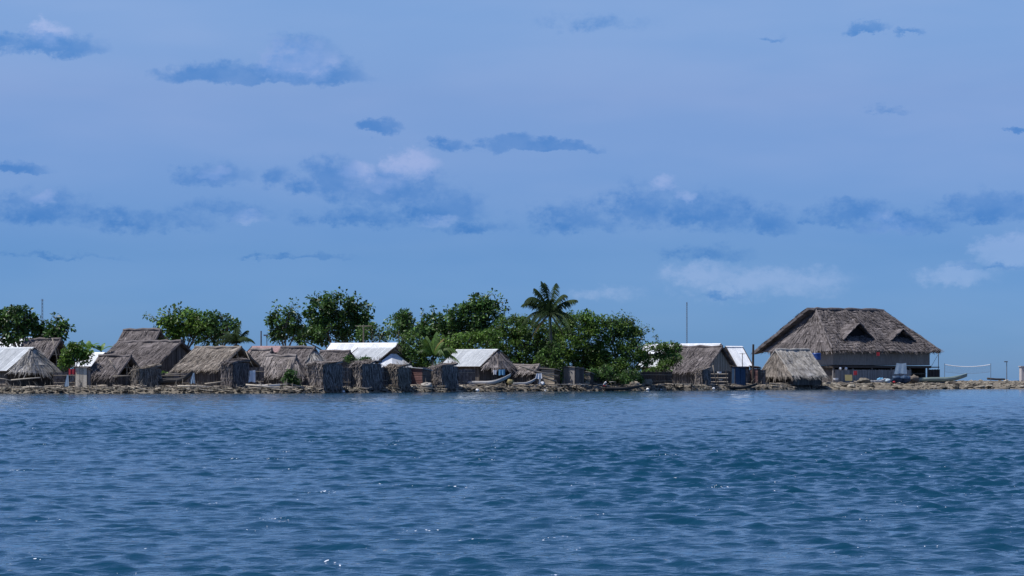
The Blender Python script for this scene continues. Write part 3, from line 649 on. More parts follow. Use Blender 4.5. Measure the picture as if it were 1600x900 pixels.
# ------------------------------------------------------------------ canoes
def canoe(label, x0, x1, y, t, ang, mat, hb=.30, bow_up=.5, stern_up=.1, beam=.36, lift=None, flipbow=False, roll=0.):
    """dug-out canoe; x0/x1 the ends in the photo, y the row of its keel"""
    d = D((x0+x1)/2, t); s = d/F; a = R(ang); L = (x1-x0)*s/math.cos(a)
    c = W((x0+x1)/2, y, d)
    root = thing('dugout_canoe', label, 'canoe', c, a)
    n = 22; m = 9
    def sec(i):
        f = i/(n-1); x = (f-.5)*L
        g = f if not flipbow else 1-f
        k = max(.02, (1-abs(2*f-1)**2.6)); rise = bow_up*max(0, (g-.55)/.45)**2+stern_up*max(0, (.3-g)/.3)**2
        return x, beam*k**.75, rise, hb*(.72+.28*k)
    vs = []; fs = []
    for i in range(n):
        x, b, r, h = sec(i)
        for j in range(m):
            th = math.pi*j/(m-1); vs.append((x, -b*math.cos(th)*(1 if abs(math.cos(th)) < .99 else 1.0), r+h*(1-math.sin(th)**.8)))
    for i in range(n-1):
        for j in range(m-1): fs.append((i*m+j, i*m+j+1, (i+1)*m+j+1, (i+1)*m+j))
    k = len(vs)                                        # inner skin
    for i in range(n):
        x, b, r, h = sec(i)
        for j in range(m):
            th = math.pi*j/(m-1); vs.append((x*.985, -b*.84*math.cos(th), r+.05+(h-.05)*(1-math.sin(th)**.8)))
    for i in range(n-1):
        for j in range(m-1): fs.append((k+i*m+j, k+(i+1)*m+j, k+(i+1)*m+j+1, k+i*m+j+1))
        for j in (0, m-1): fs.append((i*m+j, (i+1)*m+j, k+(i+1)*m+j, k+i*m+j))
    hull = MB(); hull.add(vs, fs, .5); hull.build('hull', mat, root, True)
    for j in (-1, 1):
        pts = []
        for i in range(n):
            x, b, r, h = sec(i); pts.append((x, j*b*.96, r+h+.01))
        MB().tube(pts, .028, 5, .75).build('gunwale', mat, root)
    for f in (.3, .55, .75):
        x, b, r, h = sec(int(f*(n-1))); MB().box((x, 0, r+h*.85), (.16, b*1.75, .03)).build('thwart', 'driftwood', root)
    root.rotation_euler = (roll, 0, a); return root
canoe('dark dugout canoe drawn up with raised prow beside the thatched shed with shaded side', 243, 302, 600, 3.4, -4, 'canoe_dark', .55, 1.0, 0, .4)
canoe('long pale dugout canoe propped on the stones with upswept prow', 711, 798, 601.5, 2.6, -4, 'canoe_pale', .40, .95, 0, .36)
canoe('short pale dugout canoe lying behind a yellow bundle', 793, 836, 602, 2.4, 3, 'canoe_pale', .28, .55, .1, .32)
canoe('dark wet dugout canoe afloat with the person in white aboard', 919, 1001, 610, -1.2, 0, 'canoe_dark', .36, .36, .05, .38)
canoe('dark dugout canoe moored below the blue tarpaulin cubicle', 1118, 1184, 608.4, -.6, 2, 'canoe_dark', .36, .6, 0, .38)
canoe('large green grey dugout canoe hauled up beside the two storey house', 1428, 1512, 596.5, 11, 6, 'canoe_green', .62, .75, 0, .5)
canoe('small grey dugout canoe lying below the blue tarpaulin bundles', 1360, 1384, 598.5, 8, 10, 'canoe_pale', .35, .4, .1, .32)
canoe('pale stripped canoe hull lying on the stones by the grey cloth', 384, 438, 605.5, 1.8, -8, 'canoe_pale', .25, .15, .05, .3)

# ------------------------------------------------------------------ trees
def leaf_clump(mb, c, r, n, ll, up=.5, flat=1.):
    ll = ll*U(.7, 1.35); ct = rng.gauss(.5, .16)
    for _ in range(n):
        o = Vector((rng.gauss(0, 1), rng.gauss(0, 1), rng.gauss(.25, .9))); o.normalize()
        p = c+Vector((o.x, o.y, o.z*flat))*r*U(.35, 1)
        d = (o+Vector((rng.gauss(0, .5), rng.gauss(0, .5), rng.gauss(.0, .45)-.15))).normalized()
        l = ll*U(.65, 1.3); nn = (o+Vector((rng.gauss(0, .45), rng.gauss(0, .45), up+rng.gauss(0, .3)))).normalized()
        s = d.cross(nn)
        if s.length < .05: continue
        s.normalize(); w = s*l*U(.22, .32); m = p+d*l*.55
        f = nn*l*.08
        mb.add([p, m-w+f, p+d*l-Vector((0, 0, l*.12)), m+w+f], [(0, 1, 2), (0, 2, 3)], min(1, max(0, rng.gauss(ct, .24))))
def tree(label, base_px, t, lobes, leaf='leaf_dark', ll=.36, cl=1.0, name='broadleaf_tree', twigs=(), trunk_r=.22, clump_r=.55, group=None, cat='tree', per=44, zoff=0):
    d0 = D(base_px, t); s = d0/F; zg = Z(base_px, t); B = W(base_px, 600, d0); B.z = zg-.15
    root = thing(name, label, cat, B, 0, group)
    crown, limbs = MB(), MB(); tips = []
    for (px, py, rx, ry) in lobes:
        c = W(px, py, d0)-B; c.y += U(-.8, .8); ax, az_ = rx*s, ry*s; ay = (ax+az_)/2*.95
        n = int((1.45 if ll > .3 else 1.9)*cl*(2.0+4.2*(ax*az_+ax*ay+ay*az_)/3/(clump_r*1.6)**2))
        cen = []
        for _ in range(n):
            o = Vector((rng.gauss(0, 1), rng.gauss(0, 1)-.15, rng.gauss(.1, 1))).normalized(); k = U(.25, 1)**.5*U(.86, 1.06)
            p = c+Vector((o.x*ax*k, o.y*ay*k, o.z*az_*k)); 
            if p.z < .35 and zoff == 0: p.z = U(.3, .8)
            cen.append(p)
            leaf_clump(crown, p, clump_r*U(.6, 1.15), int(per*U(.6, 1.25)), ll)
        tips.append((c, cen, min(ax, az_)))
    top = sum((c for c, _, _ in tips), Vector())/len(tips)
    fork = Vector((top.x*.55, top.y*.5, max(.6, min(c.z for c, _, _ in tips)*.6)))
    MB().tube([(0, 0, 0), fork*.5+Vector((U(-.12, .12), 0, 0)), fork], [trunk_r*1.25, trunk_r, trunk_r*.85], 9).build('trunk', 'bark', root, True)
    for c, cen, r in tips:
        mid = lerp(fork, c, .55)+Vector((U(-.2, .2), U(-.2, .2), U(.1, .3)))
        limbs.tube([fork, mid, c], [trunk_r*.6, trunk_r*.38, trunk_r*.22], 6)
        for p in rng.sample(cen, min(len(cen), 9)): limbs.tube([lerp(mid, c, U(.3, 1)), lerp(c, p, .6)+Vector((0, 0, .1)), p], [trunk_r*.2, .035, .018], 5)
    for (px, py, r) in twigs:                          # bare-stemmed sprays standing clear of the crown
        p = W(px, py, d0)-B; c = min((x for x, _, _ in tips), key=lambda x: (x-p).length)
        limbs.tube([lerp(c, p, .3), lerp(c, p, .75)+Vector((0, 0, .08)), p], [.06, .035, .02], 5)
        leaf_clump(crown, p, r*s, 15, ll*.95)
        leaf_clump(crown, lerp(c, p, .75), r*s*.8, 8, ll*.9)
    limbs.build('branches', 'bark', root, True)
    crown.build('crown', leaf, root)
    return root
tree('big leafed tree with a thin mast behind it, over the straw skirted tin hut', 20, 24, [(-30, 510, 40, 28), (5, 500, 26, 22), (28, 498, 26, 20), (45, 512, 26, 16), (12, 522, 40, 14), (72, 517, 20, 14), (94, 514, 13, 12), (86, 524, 16, 8)], 'leaf_dark', .42,
     twigs=[(85, 494, 5), (100, 500, 6), (113, 511, 5), (108, 516, 5), (40, 484, 5)])
tree('small bright green shrub tree above the red cloth', 118, 7, [(112, 556, 18, 14), (126, 548, 18, 13), (132, 560, 9, 10), (104, 566, 10, 10), (112, 545, 12, 8)], 'leaf_bright', .26, 1.1, 'shrub_tree', trunk_r=.12, clump_r=.4)
tree('leafy tree with sparse sprays on one side behind the large brown thatched hut', 290, 36, [(265, 512, 26, 22), (290, 502, 30, 20), (318, 505, 24, 20), (300, 520, 40, 18), (258, 526, 20, 12)], 'leaf_bright', .38, 1., twigs=[(229, 492, 4), (236, 498, 5), (250, 488, 6), (262, 484, 6), (278, 479, 5), (248, 500, 6), (243, 512, 6)])
tree('darker rounded tree touching the young coconut palm', 340, 34, [(338, 510, 22, 22), (352, 516, 14, 16), (330, 528, 24, 14), (362, 510, 9, 8)], 'leaf_dark', .34)
tree('tall open tree veiled by blue cooking smoke', 448, 42, [(448, 505, 18, 22), (440, 522, 22, 18), (462, 515, 12, 22), (430, 500, 9, 10)], 'leaf_dark', .40, .85, twigs=[(432, 477, 7), (423, 494, 6), (458, 472, 8), (440, 484, 6), (463, 480, 6), (420, 503, 5)])
tree('tallest broad leafed tree rising behind the bright white hall', 530, 46, [(500, 490, 22, 24), (530, 482, 26, 22), (558, 492, 20, 24), (510, 515, 34, 22), (548, 516, 32, 20), (490, 524, 18, 16), (470, 530, 14, 10)], 'leaf_dark', .44, .95,
     twigs=[(490, 466, 6), (503, 461, 7), (516, 468, 6), (533, 459, 9), (545, 470, 6), (558, 464, 6), (570, 476, 7), (580, 480, 5), (576, 494, 5), (480, 478, 6)])
tree('low dark tree beside the wooden pole behind the white hall', 588, 36, [(582, 518, 16, 12), (597, 524, 12, 10), (572, 526, 14, 10)], 'leaf_dark', .32)
tree('compact round dark tree between the white hall and the palm', 628, 26, [(628, 503, 20, 16), (622, 518, 18, 14), (640, 512, 14, 14), (634, 492, 12, 8)], 'leaf_dark', .36, 1.1)
tree('tall tree with a peaked crown behind the young green palm', 735, 30, [(680, 510, 22, 20), (710, 500, 26, 22), (742, 490, 26, 24), (765, 492, 22, 22), (725, 520, 40, 22), (760, 515, 30, 20), (752, 474, 18, 12), (665, 528, 20, 18), (700, 525, 26, 20), (655, 512, 12, 14)], 'leaf_dark', .40, 1.,
     twigs=[(738, 464, 7), (758, 460, 6), (770, 458, 5), (779, 468, 6), (789, 477, 6), (700, 484, 6), (677, 482, 3), (662, 488, 4), (793, 484, 5)])
tree('light green bushy tree above the plain pale tin roof', 730, 20, [(700, 540, 24, 16), (735, 533, 30, 14), (765, 530, 22, 14), (720, 555, 30, 16), (690, 575, 24, 14), (735, 580, 30, 14), (700, 590, 20, 10)], 'leaf_bright', .28, 1.1, clump_r=.45)
tree('wispy low tree leaning over the slanting board shack', 645, 12, [(640, 540, 20, 20), (650, 556, 18, 16), (632, 552, 12, 14), (662, 566, 14, 10), (650, 580, 16, 12), (668, 582, 12, 12)], 'leaf_bush', .26, .9, clump_r=.42, trunk_r=.14)
tree('dense spreading bush tree with shaded underside behind the dark lean-to', 815, 16, [(800, 510, 28, 20), (825, 515, 28, 22), (790, 535, 30, 24), (825, 545, 34, 28), (855, 530, 22, 26), (810, 570, 34, 18), (780, 556, 22, 18), (850, 560, 26, 22), (800, 590, 26, 12), (840, 590, 26, 12)], 'leaf_bush', .27, 1.1, clump_r=.46)
tree('dense rounded bush tree right behind the coconut palm trunk', 900, 14, [(885, 510, 22, 22), (905, 505, 26, 20), (930, 510, 24, 20), (890, 540, 28, 24), (920, 535, 30, 24), (895, 572, 28, 20), (930, 568, 28, 24), (890, 590, 26, 12), (920, 592, 24, 12), (868, 555, 18, 28), (872, 585, 16, 16), (868, 528, 14, 18)], 'leaf_bright', .27, 1.1, clump_r=.46)
tree('spreading bush tree hanging over the canoe with the person', 965, 7, [(955, 515, 22, 18), (975, 512, 20, 18), (992, 525, 16, 16), (955, 545, 30, 22), (985, 550, 26, 20), (950, 575, 26, 18), (1010, 555, 18, 16), (975, 578, 24, 16), (1035, 548, 18, 12), (1050, 546, 14, 10), (955, 594, 26, 10), (985, 594, 20, 10), (940, 598, 16, 8), (970, 599, 18, 7), (930, 560, 18, 26)], 'leaf_bush', .27, 1.1, clump_r=.46,
     twigs=[(960, 492, 6), (972, 490, 6), (984, 493, 5), (995, 500, 5), (1000, 508, 6), (1012, 510, 4), (1018, 517, 5), (1023, 526, 4), (945, 497, 6), (1008, 522, 6), (965, 498, 6)])
tree('dark shrub beside the leaning bamboo poles', 456, 3.2, [(456, 588, 8, 10), (452, 595, 7, 8), (462, 596, 7, 6)], 'leaf_dark', .2, 1.2, 'shrub', trunk_r=.06, clump_r=.28)
tree('small green shrub above the prow of the dark canoe', 254, 6, [(254, 588, 8, 7), (258, 593, 9, 6), (249, 594, 6, 5)], 'leaf_bright', .2, 1.2, 'shrub', trunk_r=.06, clump_r=.28)
tree('small shrub growing at the eave below the white tin gable', 566, 5, [(562, 566, 12, 5), (572, 563, 6, 6), (545, 562, 6, 5)], 'leaf_dark', .22, 1., 'shrub', trunk_r=.06, clump_r=.3)
tree('leafy bush wrapped round the foot of the tall coconut palm', 857, 7.0, [(862, 552, 15, 20), (850, 566, 16, 18), (870, 572, 14, 16), (858, 588, 18, 12)], 'leaf_bush', .26, 1.1, 'shrub', trunk_r=.1, clump_r=.42)
tree('dark undergrowth bush behind the grey upright plank shack', 930, 5, [(926, 588, 10, 14), (945, 585, 16, 14), (965, 592, 14, 10), (985, 588, 14, 12)], 'leaf_dark', .24, 1.1, 'shrub', trunk_r=.08, clump_r=.4)
tree('dark bush by the small tin roofed hut under the trees', 1040, 7, [(1040, 570, 14, 14), (1052, 560, 12, 12), (1020, 585, 12, 10), (1000, 590, 10, 10)], 'leaf_bush', .24, 1.0, 'shrub', trunk_r=.08, clump_r=.4)

# ------------------------------------------------------------------ palms and banana plants
def frond(root, b, az_, el, ln, droop, mat='leaf_palm', lw=.85, tone=.5, k=52):
    mb = MB(); h = Vector((math.cos(az_), math.sin(az_), 0)); pts = []; bend = rng.gauss(0, .35); sdh = Vector((-h.y, h.x, 0)); tip = U(.1, .45)
    for i in range(k+1):
        f = i/k; pts.append(Vector(b)+h*ln*(f*math.cos(el)*(1-.12*f*f*droop))+sdh*ln*bend*.5*f*f+Vector((0, 0, ln*(f*math.sin(el)-droop*.52*f*f-tip*.5*f**4))))
    mb.tube(pts, [.05*(1-.8*i/k) for i in range(k+1)], 4, .8)
    for i in range(2, k+1):
        f = i/k; d = (pts[i]-pts[i-1]).normalized(); sd = d.cross(Vector((0, 0, 1)))
        if sd.length < .1: sd = Vector((-h.y, h.x, 0))
        sd.normalize(); l = lw*math.sin(math.pi*min(.97, .12+.85*f))**.6*ln/3.4*U(.6, 1.25)
        for j in (-1, 1):
            q = (sd*j*.60+d*.55+Vector((0, 0, -.75-.4*U(0, 1)))).normalized()*l; w = d*.062*ln/3.4+Vector((0, 0, .01))
            p = pts[i]; mb.add([p-w*.5, p+w*.5, p+q*.55+w*.45+Vector((0, 0, .03)), p+q, p+q*.55-w*.45+Vector((0, 0, .03))], [(0, 1, 2, 3, 4)], min(1, max(0, rng.gauss(tone, .18))))
    return mb.build('frond', mat, root)
def palm(label, base_px, crown_px, crown_py, t, fr, name='coconut_palm', r=.20, mat='leaf_palm', dry=(), cat='palm tree'):
    d = D(base_px, t); B = W(base_px, 600, d); B.z = Z(base_px, t)-.1
    root = thing(name, label, cat, B); c = W(crown_px, crown_py, d)-B; n = 14
    pts = [Vector((c.x*(i/n)**1.5, 0, c.z*i/n)) for i in range(n+1)]
    MB().tube(pts, [r*(1.35-.55*i/n)*(1+.06*(i % 2)) for i in range(n+1)], 9).build('trunk', 'bark', root, True)
    for (az_, el, ln, dr) in fr: frond(root, c+Vector((0, 0, U(-.05, .15))), R(az_), R(el), ln, dr, mat)
    for (az_, el, ln, dr) in dry: frond(root, c-Vector((0, 0, .15)), R(az_), R(el), ln, dr, 'leaf_dry')
    for k in range(6):
        a = k*1.05; v, f = stone_shape(.13, 900+k); mb = MB(); o = c+Vector((math.cos(a)*.24, math.sin(a)*.24, -.28-.08*(k % 2))); mb.add([o+x for x in v], f); mb.build('coconut', 'leaf_palm', root, True)
    return root
palm('tall coconut palm standing above the bush trees', 862, 859, 488, 8,
     [(178, 42, 4.9, .70), (2, 42, 4.6, .60), (155, 80, 4.6, .12), (20, 78, 4.4, .16), (100, 84, 4.4, .10), (172, 66, 4.8, .55), (165, 54, 5.0, .72), (5, 62, 4.4, .55), (185, 14, 4.2, 1.15), (-8, 14, 4.3, 1.2),
      (205, 4, 3.8, 1.2), (335, 4, 3.9, 1.25), (250, 5, 3.4, 1.2), (290, -8, 3.2, 1.15), (140, 22, 3.8, 1.1), (45, 24, 3.7, 1.1), (150, -15, 3.4, .95), (30, -20, 3.5, .95), (270, -30, 3.0, .8), (90, 66, 3.4, .5), (265, 62, 3.2, .5)], dry=[(195, -38, 3.0, .6), (350, -45, 2.8, .6)])
palm('young coconut palm with yellowing midribs in front of the trees', 672, 677, 556, 9,
     [(80, 80, 3.6, .3), (150, 62, 3.4, .5), (30, 60, 3.5, .55), (-8, 42, 3.9, .85), (188, 40, 3.4, .9), (240, 45, 3.0, .9), (300, 40, 3.2, .9), (120, 70, 3.5, .4), (10, 20, 3.3, .8), (170, 15, 2.8, .8), (200, 66, 3.2, .5), (330, 62, 3.2, .6)], r=.15, mat='leaf_bush', dry=[(60, 76, 2.6, .25)])
palm('young coconut palm behind the weathered patchy thatched hut', 369, 369, 536, 26,
     [(90, 84, 3.0, .15), (160, 55, 3.0, .55), (20, 58, 2.9, .55), (180, 28, 2.9, .8), (0, 32, 2.7, .8), (130, 70, 3.0, .35), (50, 72, 3.0, .3), (215, 40, 2.6, .8), (320, 40, 2.6, .8), (270, 55, 2.4, .7)], r=.14)
def banana(label, px, t, py_top, leaves):
    d = D(px, t); B = W(px, 600, d); B.z = Z(px, t)-.1; c = W(px, py_top, d)-B
    root = thing('banana_plant', label, 'banana plant', B)
    MB().tube([(0, 0, 0), (.05, 0, c.z*.5), c], [.16, .13, .07], 8).build('stem', 'leaf_bush', root, True)
    for az_, el, ln in leaves:
        mb = MB(); a = R(az_); h = Vector((math.cos(a), math.sin(a), 0)); sd = Vector((-h.y, h.x, 0)); n = 9; vs = []
        for i in range(n+1):
            f = i/n; p = c+h*ln*f*math.cos(R(el))+Vector((0, 0, ln*(f*math.sin(R(el))-.45*f*f))); w = .30*math.sin(math.pi*(.06+.92*f))**.7*U(.8, 1.1)
            vs += [p-sd*w-Vector((0, 0, w*.4)), p, p+sd*w-Vector((0, 0, w*.4))]
        mb.add(vs, [q for i in range(n) for q in ((i*3, i*3+1, i*3+4, i*3+3), (i*3+1, i*3+2, i*3+5, i*3+4))], U(.3, .7)); mb.build('leaf', 'leaf_bush', root, True)
banana('banana plant with torn leaves between two thatched roofs', 138, 20, 545, [(160, 60, 1.9), (20, 50, 1.9), (90, 75, 1.7), (-20, 40, 1.7), (200, 40, 1.8), (300, 50, 1.6)])
banana('banana plant leaning towards the white ribbed tin roof', 158, 20, 548, [(170, 45, 1.7), (10, 45, 1.8), (60, 70, 1.7), (230, 40, 1.6), (120, 55, 1.7)])

# ------------------------------------------------------------------ masts, poles
def mast(label, px, y0, y1, t, r, name='radio_mast', cross=None, head=False, mat='metal_pole', cat='mast', lean=0, rungs=0):
    d = D(px, t); s = d/F; zg = Z(px, t); top = H+(HY-y0)*s-zg; B = W(px, 600, d); B.z = zg-.3
    root = thing(name, label, cat, B); top += .3; lx = lean*s
    if rungs:
        q = .13
        for k in range(3):
            a = k*2.09; o = Vector((math.cos(a)*q, math.sin(a)*q, 0)); MB().tube([o, o*.6+Vector((lx, 0, top))], r, 5).build('leg', mat, root)
        mb = MB()
        for k in range(rungs):
            f = k/rungs; z0, z1 = top*f, top*(k+1)/rungs
            for j in range(3):
                a, b = j*2.09, (j+1)*2.09; g0 = q*(1-.4*f)
                mb.tube([(math.cos(a)*g0+lx*f, math.sin(a)*g0, z0), (math.cos(b)*g0+lx*f, math.sin(b)*g0, z1)], r*.6, 4)
        mb.build('lattice', mat, root)
    else: MB().tube([(0, 0, 0), (lx*.5, 0, top*.5), (lx, 0, top)], [r*1.15, r, r*.85], 7).build('pole', mat, root)
    if cross:
        for (f, w) in cross: MB().tube([(lx*f-w/2, 0, top*f), (lx*f+w/2, 0, top*f)], r*.6, 5).build('crossarm', mat, root)
    if head:
        MB().box((lx-.12, 0, top+.08), (.5, .25, .16)).build('lamp_head', mat, root); MB().tube([(lx-.1, 0, top), (lx-.1, 0, top+.05)], .05).build('socket', mat, root)
    return root
mast('thin lattice mast rising out of the big leafed tree', 66, 467, 500, 34, .018, rungs=26, cross=[(.985, .5)])
mast('tall thin lattice mast behind the white tin ridge', 1073, 472, 540, 36, .022, rungs=40, lean=0)
mast('dark utility pole beside the smoke veiled tree', 408, 517, 545, 38, .10, 'utility_pole', cat='pole')
mast('slim street lamp beside the dark utility pole', 417, 525, 545, 36, .05, 'street_lamp', head=True, cat='lamp', mat='metal_pole')
mast('wooden utility pole with crossarm before the tallest tree', 568, 508, 540, 30, .09, 'utility_pole', cross=[(.985, 1.9)], cat='pole', mat='bark')
mast('thick dark post beside the reddish board fence hut', 1176, 538, 600, 5.5, .16, 'mooring_post', cat='post', mat='dark_wood', lean=1)
mast('small aerial with one crossbar above the plank gable', 1160, 552, 575, 8, .05, 'aerial', cross=[(.985, .8)], cat='aerial', mat='dark_wood')
mast('slender lamp post with dark head on the bare point', 1573, 566, 594, 16, .06, 'lamp_post', head=True, cat='lamp')

# ------------------------------------------------------------------ poles, planks, cloth and small things
def pole(label, x0, y0, x1, y1, t, r, mat='driftwood', name='pole', cat='pole', t1=None, group=None):
    d0 = D(x0, t); d1 = D(x1, t if t1 is None else t1); p, q = W(x0, y0, d0), W(x1, y1, d1); m = lerp(p, q, .5)+Vector((0, 0, U(-.05, .05)))
    return single(MB().tube([Vector((0, 0, 0)), m-p, q-p], [r, r*.9, r*.75], 7), name, mat, label, cat, p, 0, group, True)
pole('pale rail pole in front of the straw skirted tin hut', 17, 594, 63, 590, 2.0, .07, 'pale_wood', 'rail_pole')
pole('bent grey branch lying against the pale rail pole', -5, 591, 18, 595, 1.9, .06, 'driftwood', 'branch', 'branch')
pole('short pale log on the stones below the straw skirted tin hut', 36, 605.5, 66, 604.5, 1.5, .09, 'pale_wood', 'log', 'log')
pole('leaning pale pole against the dark gable of the brown hut', 82, 529, 90, 564, 17, .06, 'driftwood', t1=17)
pole('leaning stick on the roof of the small dark hut', 171, 562, 184, 582, 2.9, .05, 'driftwood')
pole('bent branch handrail along the grey cane wall', 176, 588, 204, 587, 2.4, .05, 'driftwood', 'branch', 'branch')
pole('grey pole beam above the dark canoe', 258, 585, 288, 584, 3.6, .05, 'driftwood')
pole('long pale driftwood pole on the stone footing', 277, 603.5, 330, 604.5, 1.3, .09, 'pale_wood', 'log', 'log')
pole('grey beam jutting from the ragged brown thatched shed', 320, 600, 349, 596, 1.6, .09, 'driftwood', 'beam', 'beam')
for k, (x0, x1) in enumerate(((447, 456), (444, 453), (449, 457), (446, 451), (451, 459))):
    pole('long bamboo pole leaning on the low grey thatched hut', x0, 601, x1, 560+k*1.3, 2.6, .055, 'thatch_tan', 'bamboo_pole', t1=4.6, group='bamboo poles leaning on the low grey hut')
pole('long bleached plank on the stones beside the pale canoe hull', 384, 601.5, 437, 607, 1.2, .12, 'pale_wood', 'beam', 'beam')
pole('shorter bleached plank crossing behind the long one', 418, 602.5, 449, 600.5, 1.8, .09, 'pale_wood', 'beam', 'beam')
for k, (a, b, c, d_) in enumerate(((812, 572, 866, 590), (822, 577, 872, 587), (832, 583, 866, 596), (846, 590, 868, 595))):
    pole('fallen grey pole sloping down beside the dark lean-to', a, b, c, d_, 2.8, .08, 'driftwood', t1=1.8, group='fallen poles beside the lean-to')
pole('pale propped pole under the long pale canoe', 713, 603.5, 742, 602, 2.0, .08, 'pale_wood', 'log', 'log')
pole('leaning pale pole over the bush by the jetty', 985, 593, 992, 585, 3, .05, 'pale_wood')
pole('pale floating pole beside the person in the canoe', 952, 597, 963, 597, 1.2, .05, 'pale_wood')
pole('long weathered log before the straw coloured thatched hut', 1203, 599, 1233, 603, 1.6, .10, 'driftwood', 'log', 'log')
pole('second weathered log lying lower at the water below the straw coloured hut', 1206, 603, 1236, 606.5, .9, .10, 'driftwood', 'log', 'log')
pole('dark log lying on the bare point behind the net', 1543, 591.5, 1570, 592.5, 16, .16, 'dark_wood', 'log', 'log')
pole('dark beam on the rocks below the green grey canoe', 1482, 597.5, 1514, 602.5, 7, .13, 'dark_wood', 'beam', 'beam')
pole('thin clothes pole standing by the weathered patchy hut', 384, 549, 396, 574, 4, .035, 'driftwood', t1=3)
pole('crooked pale branch propped at the brown hut with plank gable', 1114, 571, 1119, 598, 3.0, .07, 'driftwood', 'branch', 'branch')

def jetty(label, x0, x1, y, t, depth=1.2, mat='pale_wood'):
    d = D((x0+x1)/2, t); s = d/F; L = (x1-x0)*s; c = W((x0+x1)/2, y, d); root = thing('jetty', label, 'jetty', c)
    n = max(3, int(depth/.3))
    for k in range(n): MB().box((U(-.08, .08), (k+.5)*depth/n-depth/2, .03), (L+U(-.2, .2), depth/n*.86, .05), None, U(.2, .9)).build('plank', mat, root)
    for i in range(int(L/1.4)+2):
        x = lerp(-L/2+.1, L/2-.1, i/(int(L/1.4)+1))
        for y_ in (-depth/2+.1, depth/2-.1): MB().tube([(x, y_, -1.3), (x, y_, .12 if i % 2 else .002)], .06, 6).build('post', 'dark_wood', root)
        MB().box((x, 0, -.05), (.08, depth*.95, .08)).build('joist', 'dark_wood', root)
jetty('narrow plank jetty below the grey upright plank shack', 857, 917, 600.8, .9)
jetty('plank landing on the stones below the small tin roofed hut', 1026, 1082, 600.3, 1.4)
jetty('slatted landing below the neat grey thatched shed', 531, 547, 597.5, 2.6, 1.0, 'driftwood')

def rack():
    d = D(1122, 2.6); s = d/F; c = W(1122, 606, d); c.z = Z(1122, 2.6)-.05; root = thing('pole_rack', 'open pole rack with shelves of pans before the plank gable', 'rack', c)
    w = 26*s; h = 2.1
    for x in (-w/2, 0, w/2):
        for y in (0, .7): MB().tube([(x, y, 0), (x, y, h*(.95 if x else .8))], .045, 6).build('post', 'dark_wood', root)
    for z in (.55, 1.05, 1.55):
        for k in range(4): MB().tube([(-w/2-.2, k*.23, z), (w/2+.2, k*.23, z+U(-.03, .03))], .04, 6, .8).build('shelf_pole', 'driftwood', root)
rack()
def cloth(label, x0, y0, x1, y1, t, mat, name='hanging_cloth', cat='cloth', taper=0., wave=.06):
    d = D(x0, t); s = d/F; p = W((x0+x1)/2, y1, d); w, h = (x1-x0)*s, (y1-y0)*s; n = 10; m = 8; vs = []; ph = U(0, 6)
    for side in (0, 1):
        for i in range(n+1):
            for j in range(m+1):
                u, v = i/n-.5, j/m; k = 1-taper*(v); sg = -.06*h*math.cos(u*math.pi)*v
                vs.append((u*w*k+taper*.3*w*v, wave*math.sin(u*14+ph)*(1.2-v)+.02*side, h*v+sg+(1-v)*.04*math.sin(u*9+ph)))
    q = (n+1)*(m+1); fs = []
    for i in range(n):
        for j in range(m):
            a = i*(m+1)+j; fs.append((a, a+m+1, a+m+2, a+1)); fs.append((q+a, q+a+1, q+a+m+2, q+a+m+1))
    mb = MB(); mb.add(vs, fs); return single(mb, name, mat, label, cat, p, 0, None, True)
cloth('grey white sheet hung between the ragged brown shed and the low grey hut', 383, 578, 399, 597, 2.6, 'cloth_white')
cloth('pale blue triangular cloth hung at the prow of the dark canoe', 296, 582, 305, 599, 2.2, 'cloth_pale', taper=.8)
cloth('red cloth hung below the bright green shrub tree', 107, 576, 118, 585, 3.2, 'cloth_red')
cloth('blue cloth hung above the upswept prow of the long pale canoe', 779, 577, 789, 586, 4.4, 'cloth_blue')
cloth('small white cloth hung beside the blue cloth', 771, 578, 776, 585, 4.4, 'cloth_white')
cloth('white rag draped on the fallen poles', 836, 583, 847, 592, 1.7, 'cloth_white', taper=.3)
cloth('pale rag hanging low at the jetty end', 841, 592, 845, 600, 1.7, 'cloth_white', taper=.5)
cloth('red shirt drying below the two storey house', 1334, 579, 1339, 586, 10.5, 'cloth_red')
cloth('dark red cloth hung on the upper wall of the two storey house', 1370, 550, 1374, 556, 11.5, 'cloth_red')
cloth('pale blue tarpaulin awning under the two storey house', 1397, 567, 1417, 584, 10.0, 'cloth_pale', 'tarpaulin', 'tarpaulin', .25, .02)
cloth('pale blue grey board leaning beside the plank screen', 100, 585, 108, 604, 3.4, 'cloth_pale', 'panel', 'panel', .75, .01)
def lump(label, px, py, rx, ry, t, mat, name, cat, seed, flat=1., group=None):
    d = D(px, t); s = d/F; c = W(px, py+ry, d); mb = MB(); n, m = 20, 12; vs = []; rr = random.Random(seed)
    for i in range(m+1):
        th = math.pi*i/m
        for j in range(n):
            a = 2*math.pi*j/n; q = Vector((math.cos(a)*1.3, math.sin(a)*1.3+seed*3.7, th*1.3)); k = 1+.45*mnoise.noise(q)+.3*mnoise.noise(q*2.7)
            vs.append((rx*s*math.sin(th)**.7*math.cos(a)*k, (rx+ry)/2*s*math.sin(th)**.7*math.sin(a)*k, ry*s*(1+math.cos(th)*k)))
    mb.add(vs, [(i*n+j, i*n+(j+1) % n, (i+1)*n+(j+1) % n, (i+1)*n+j) for i in range(m) for j in range(n)], rr.uniform(.3, .7))
    return single(mb, name, mat, label, cat, c, 0, group, True)
lump('bright yellow bundle at the stern of the short pale canoe', 797, 597, 5, 3.5, 2.0, 'cloth_yellow', 'bundle', 'bundle', 1)
lump('blue tarpaulin bundle before the two storey house', 1376, 594, 6, 3.5, 9, 'cloth_blue', 'tarpaulin_bundle', 'bundle', 2)
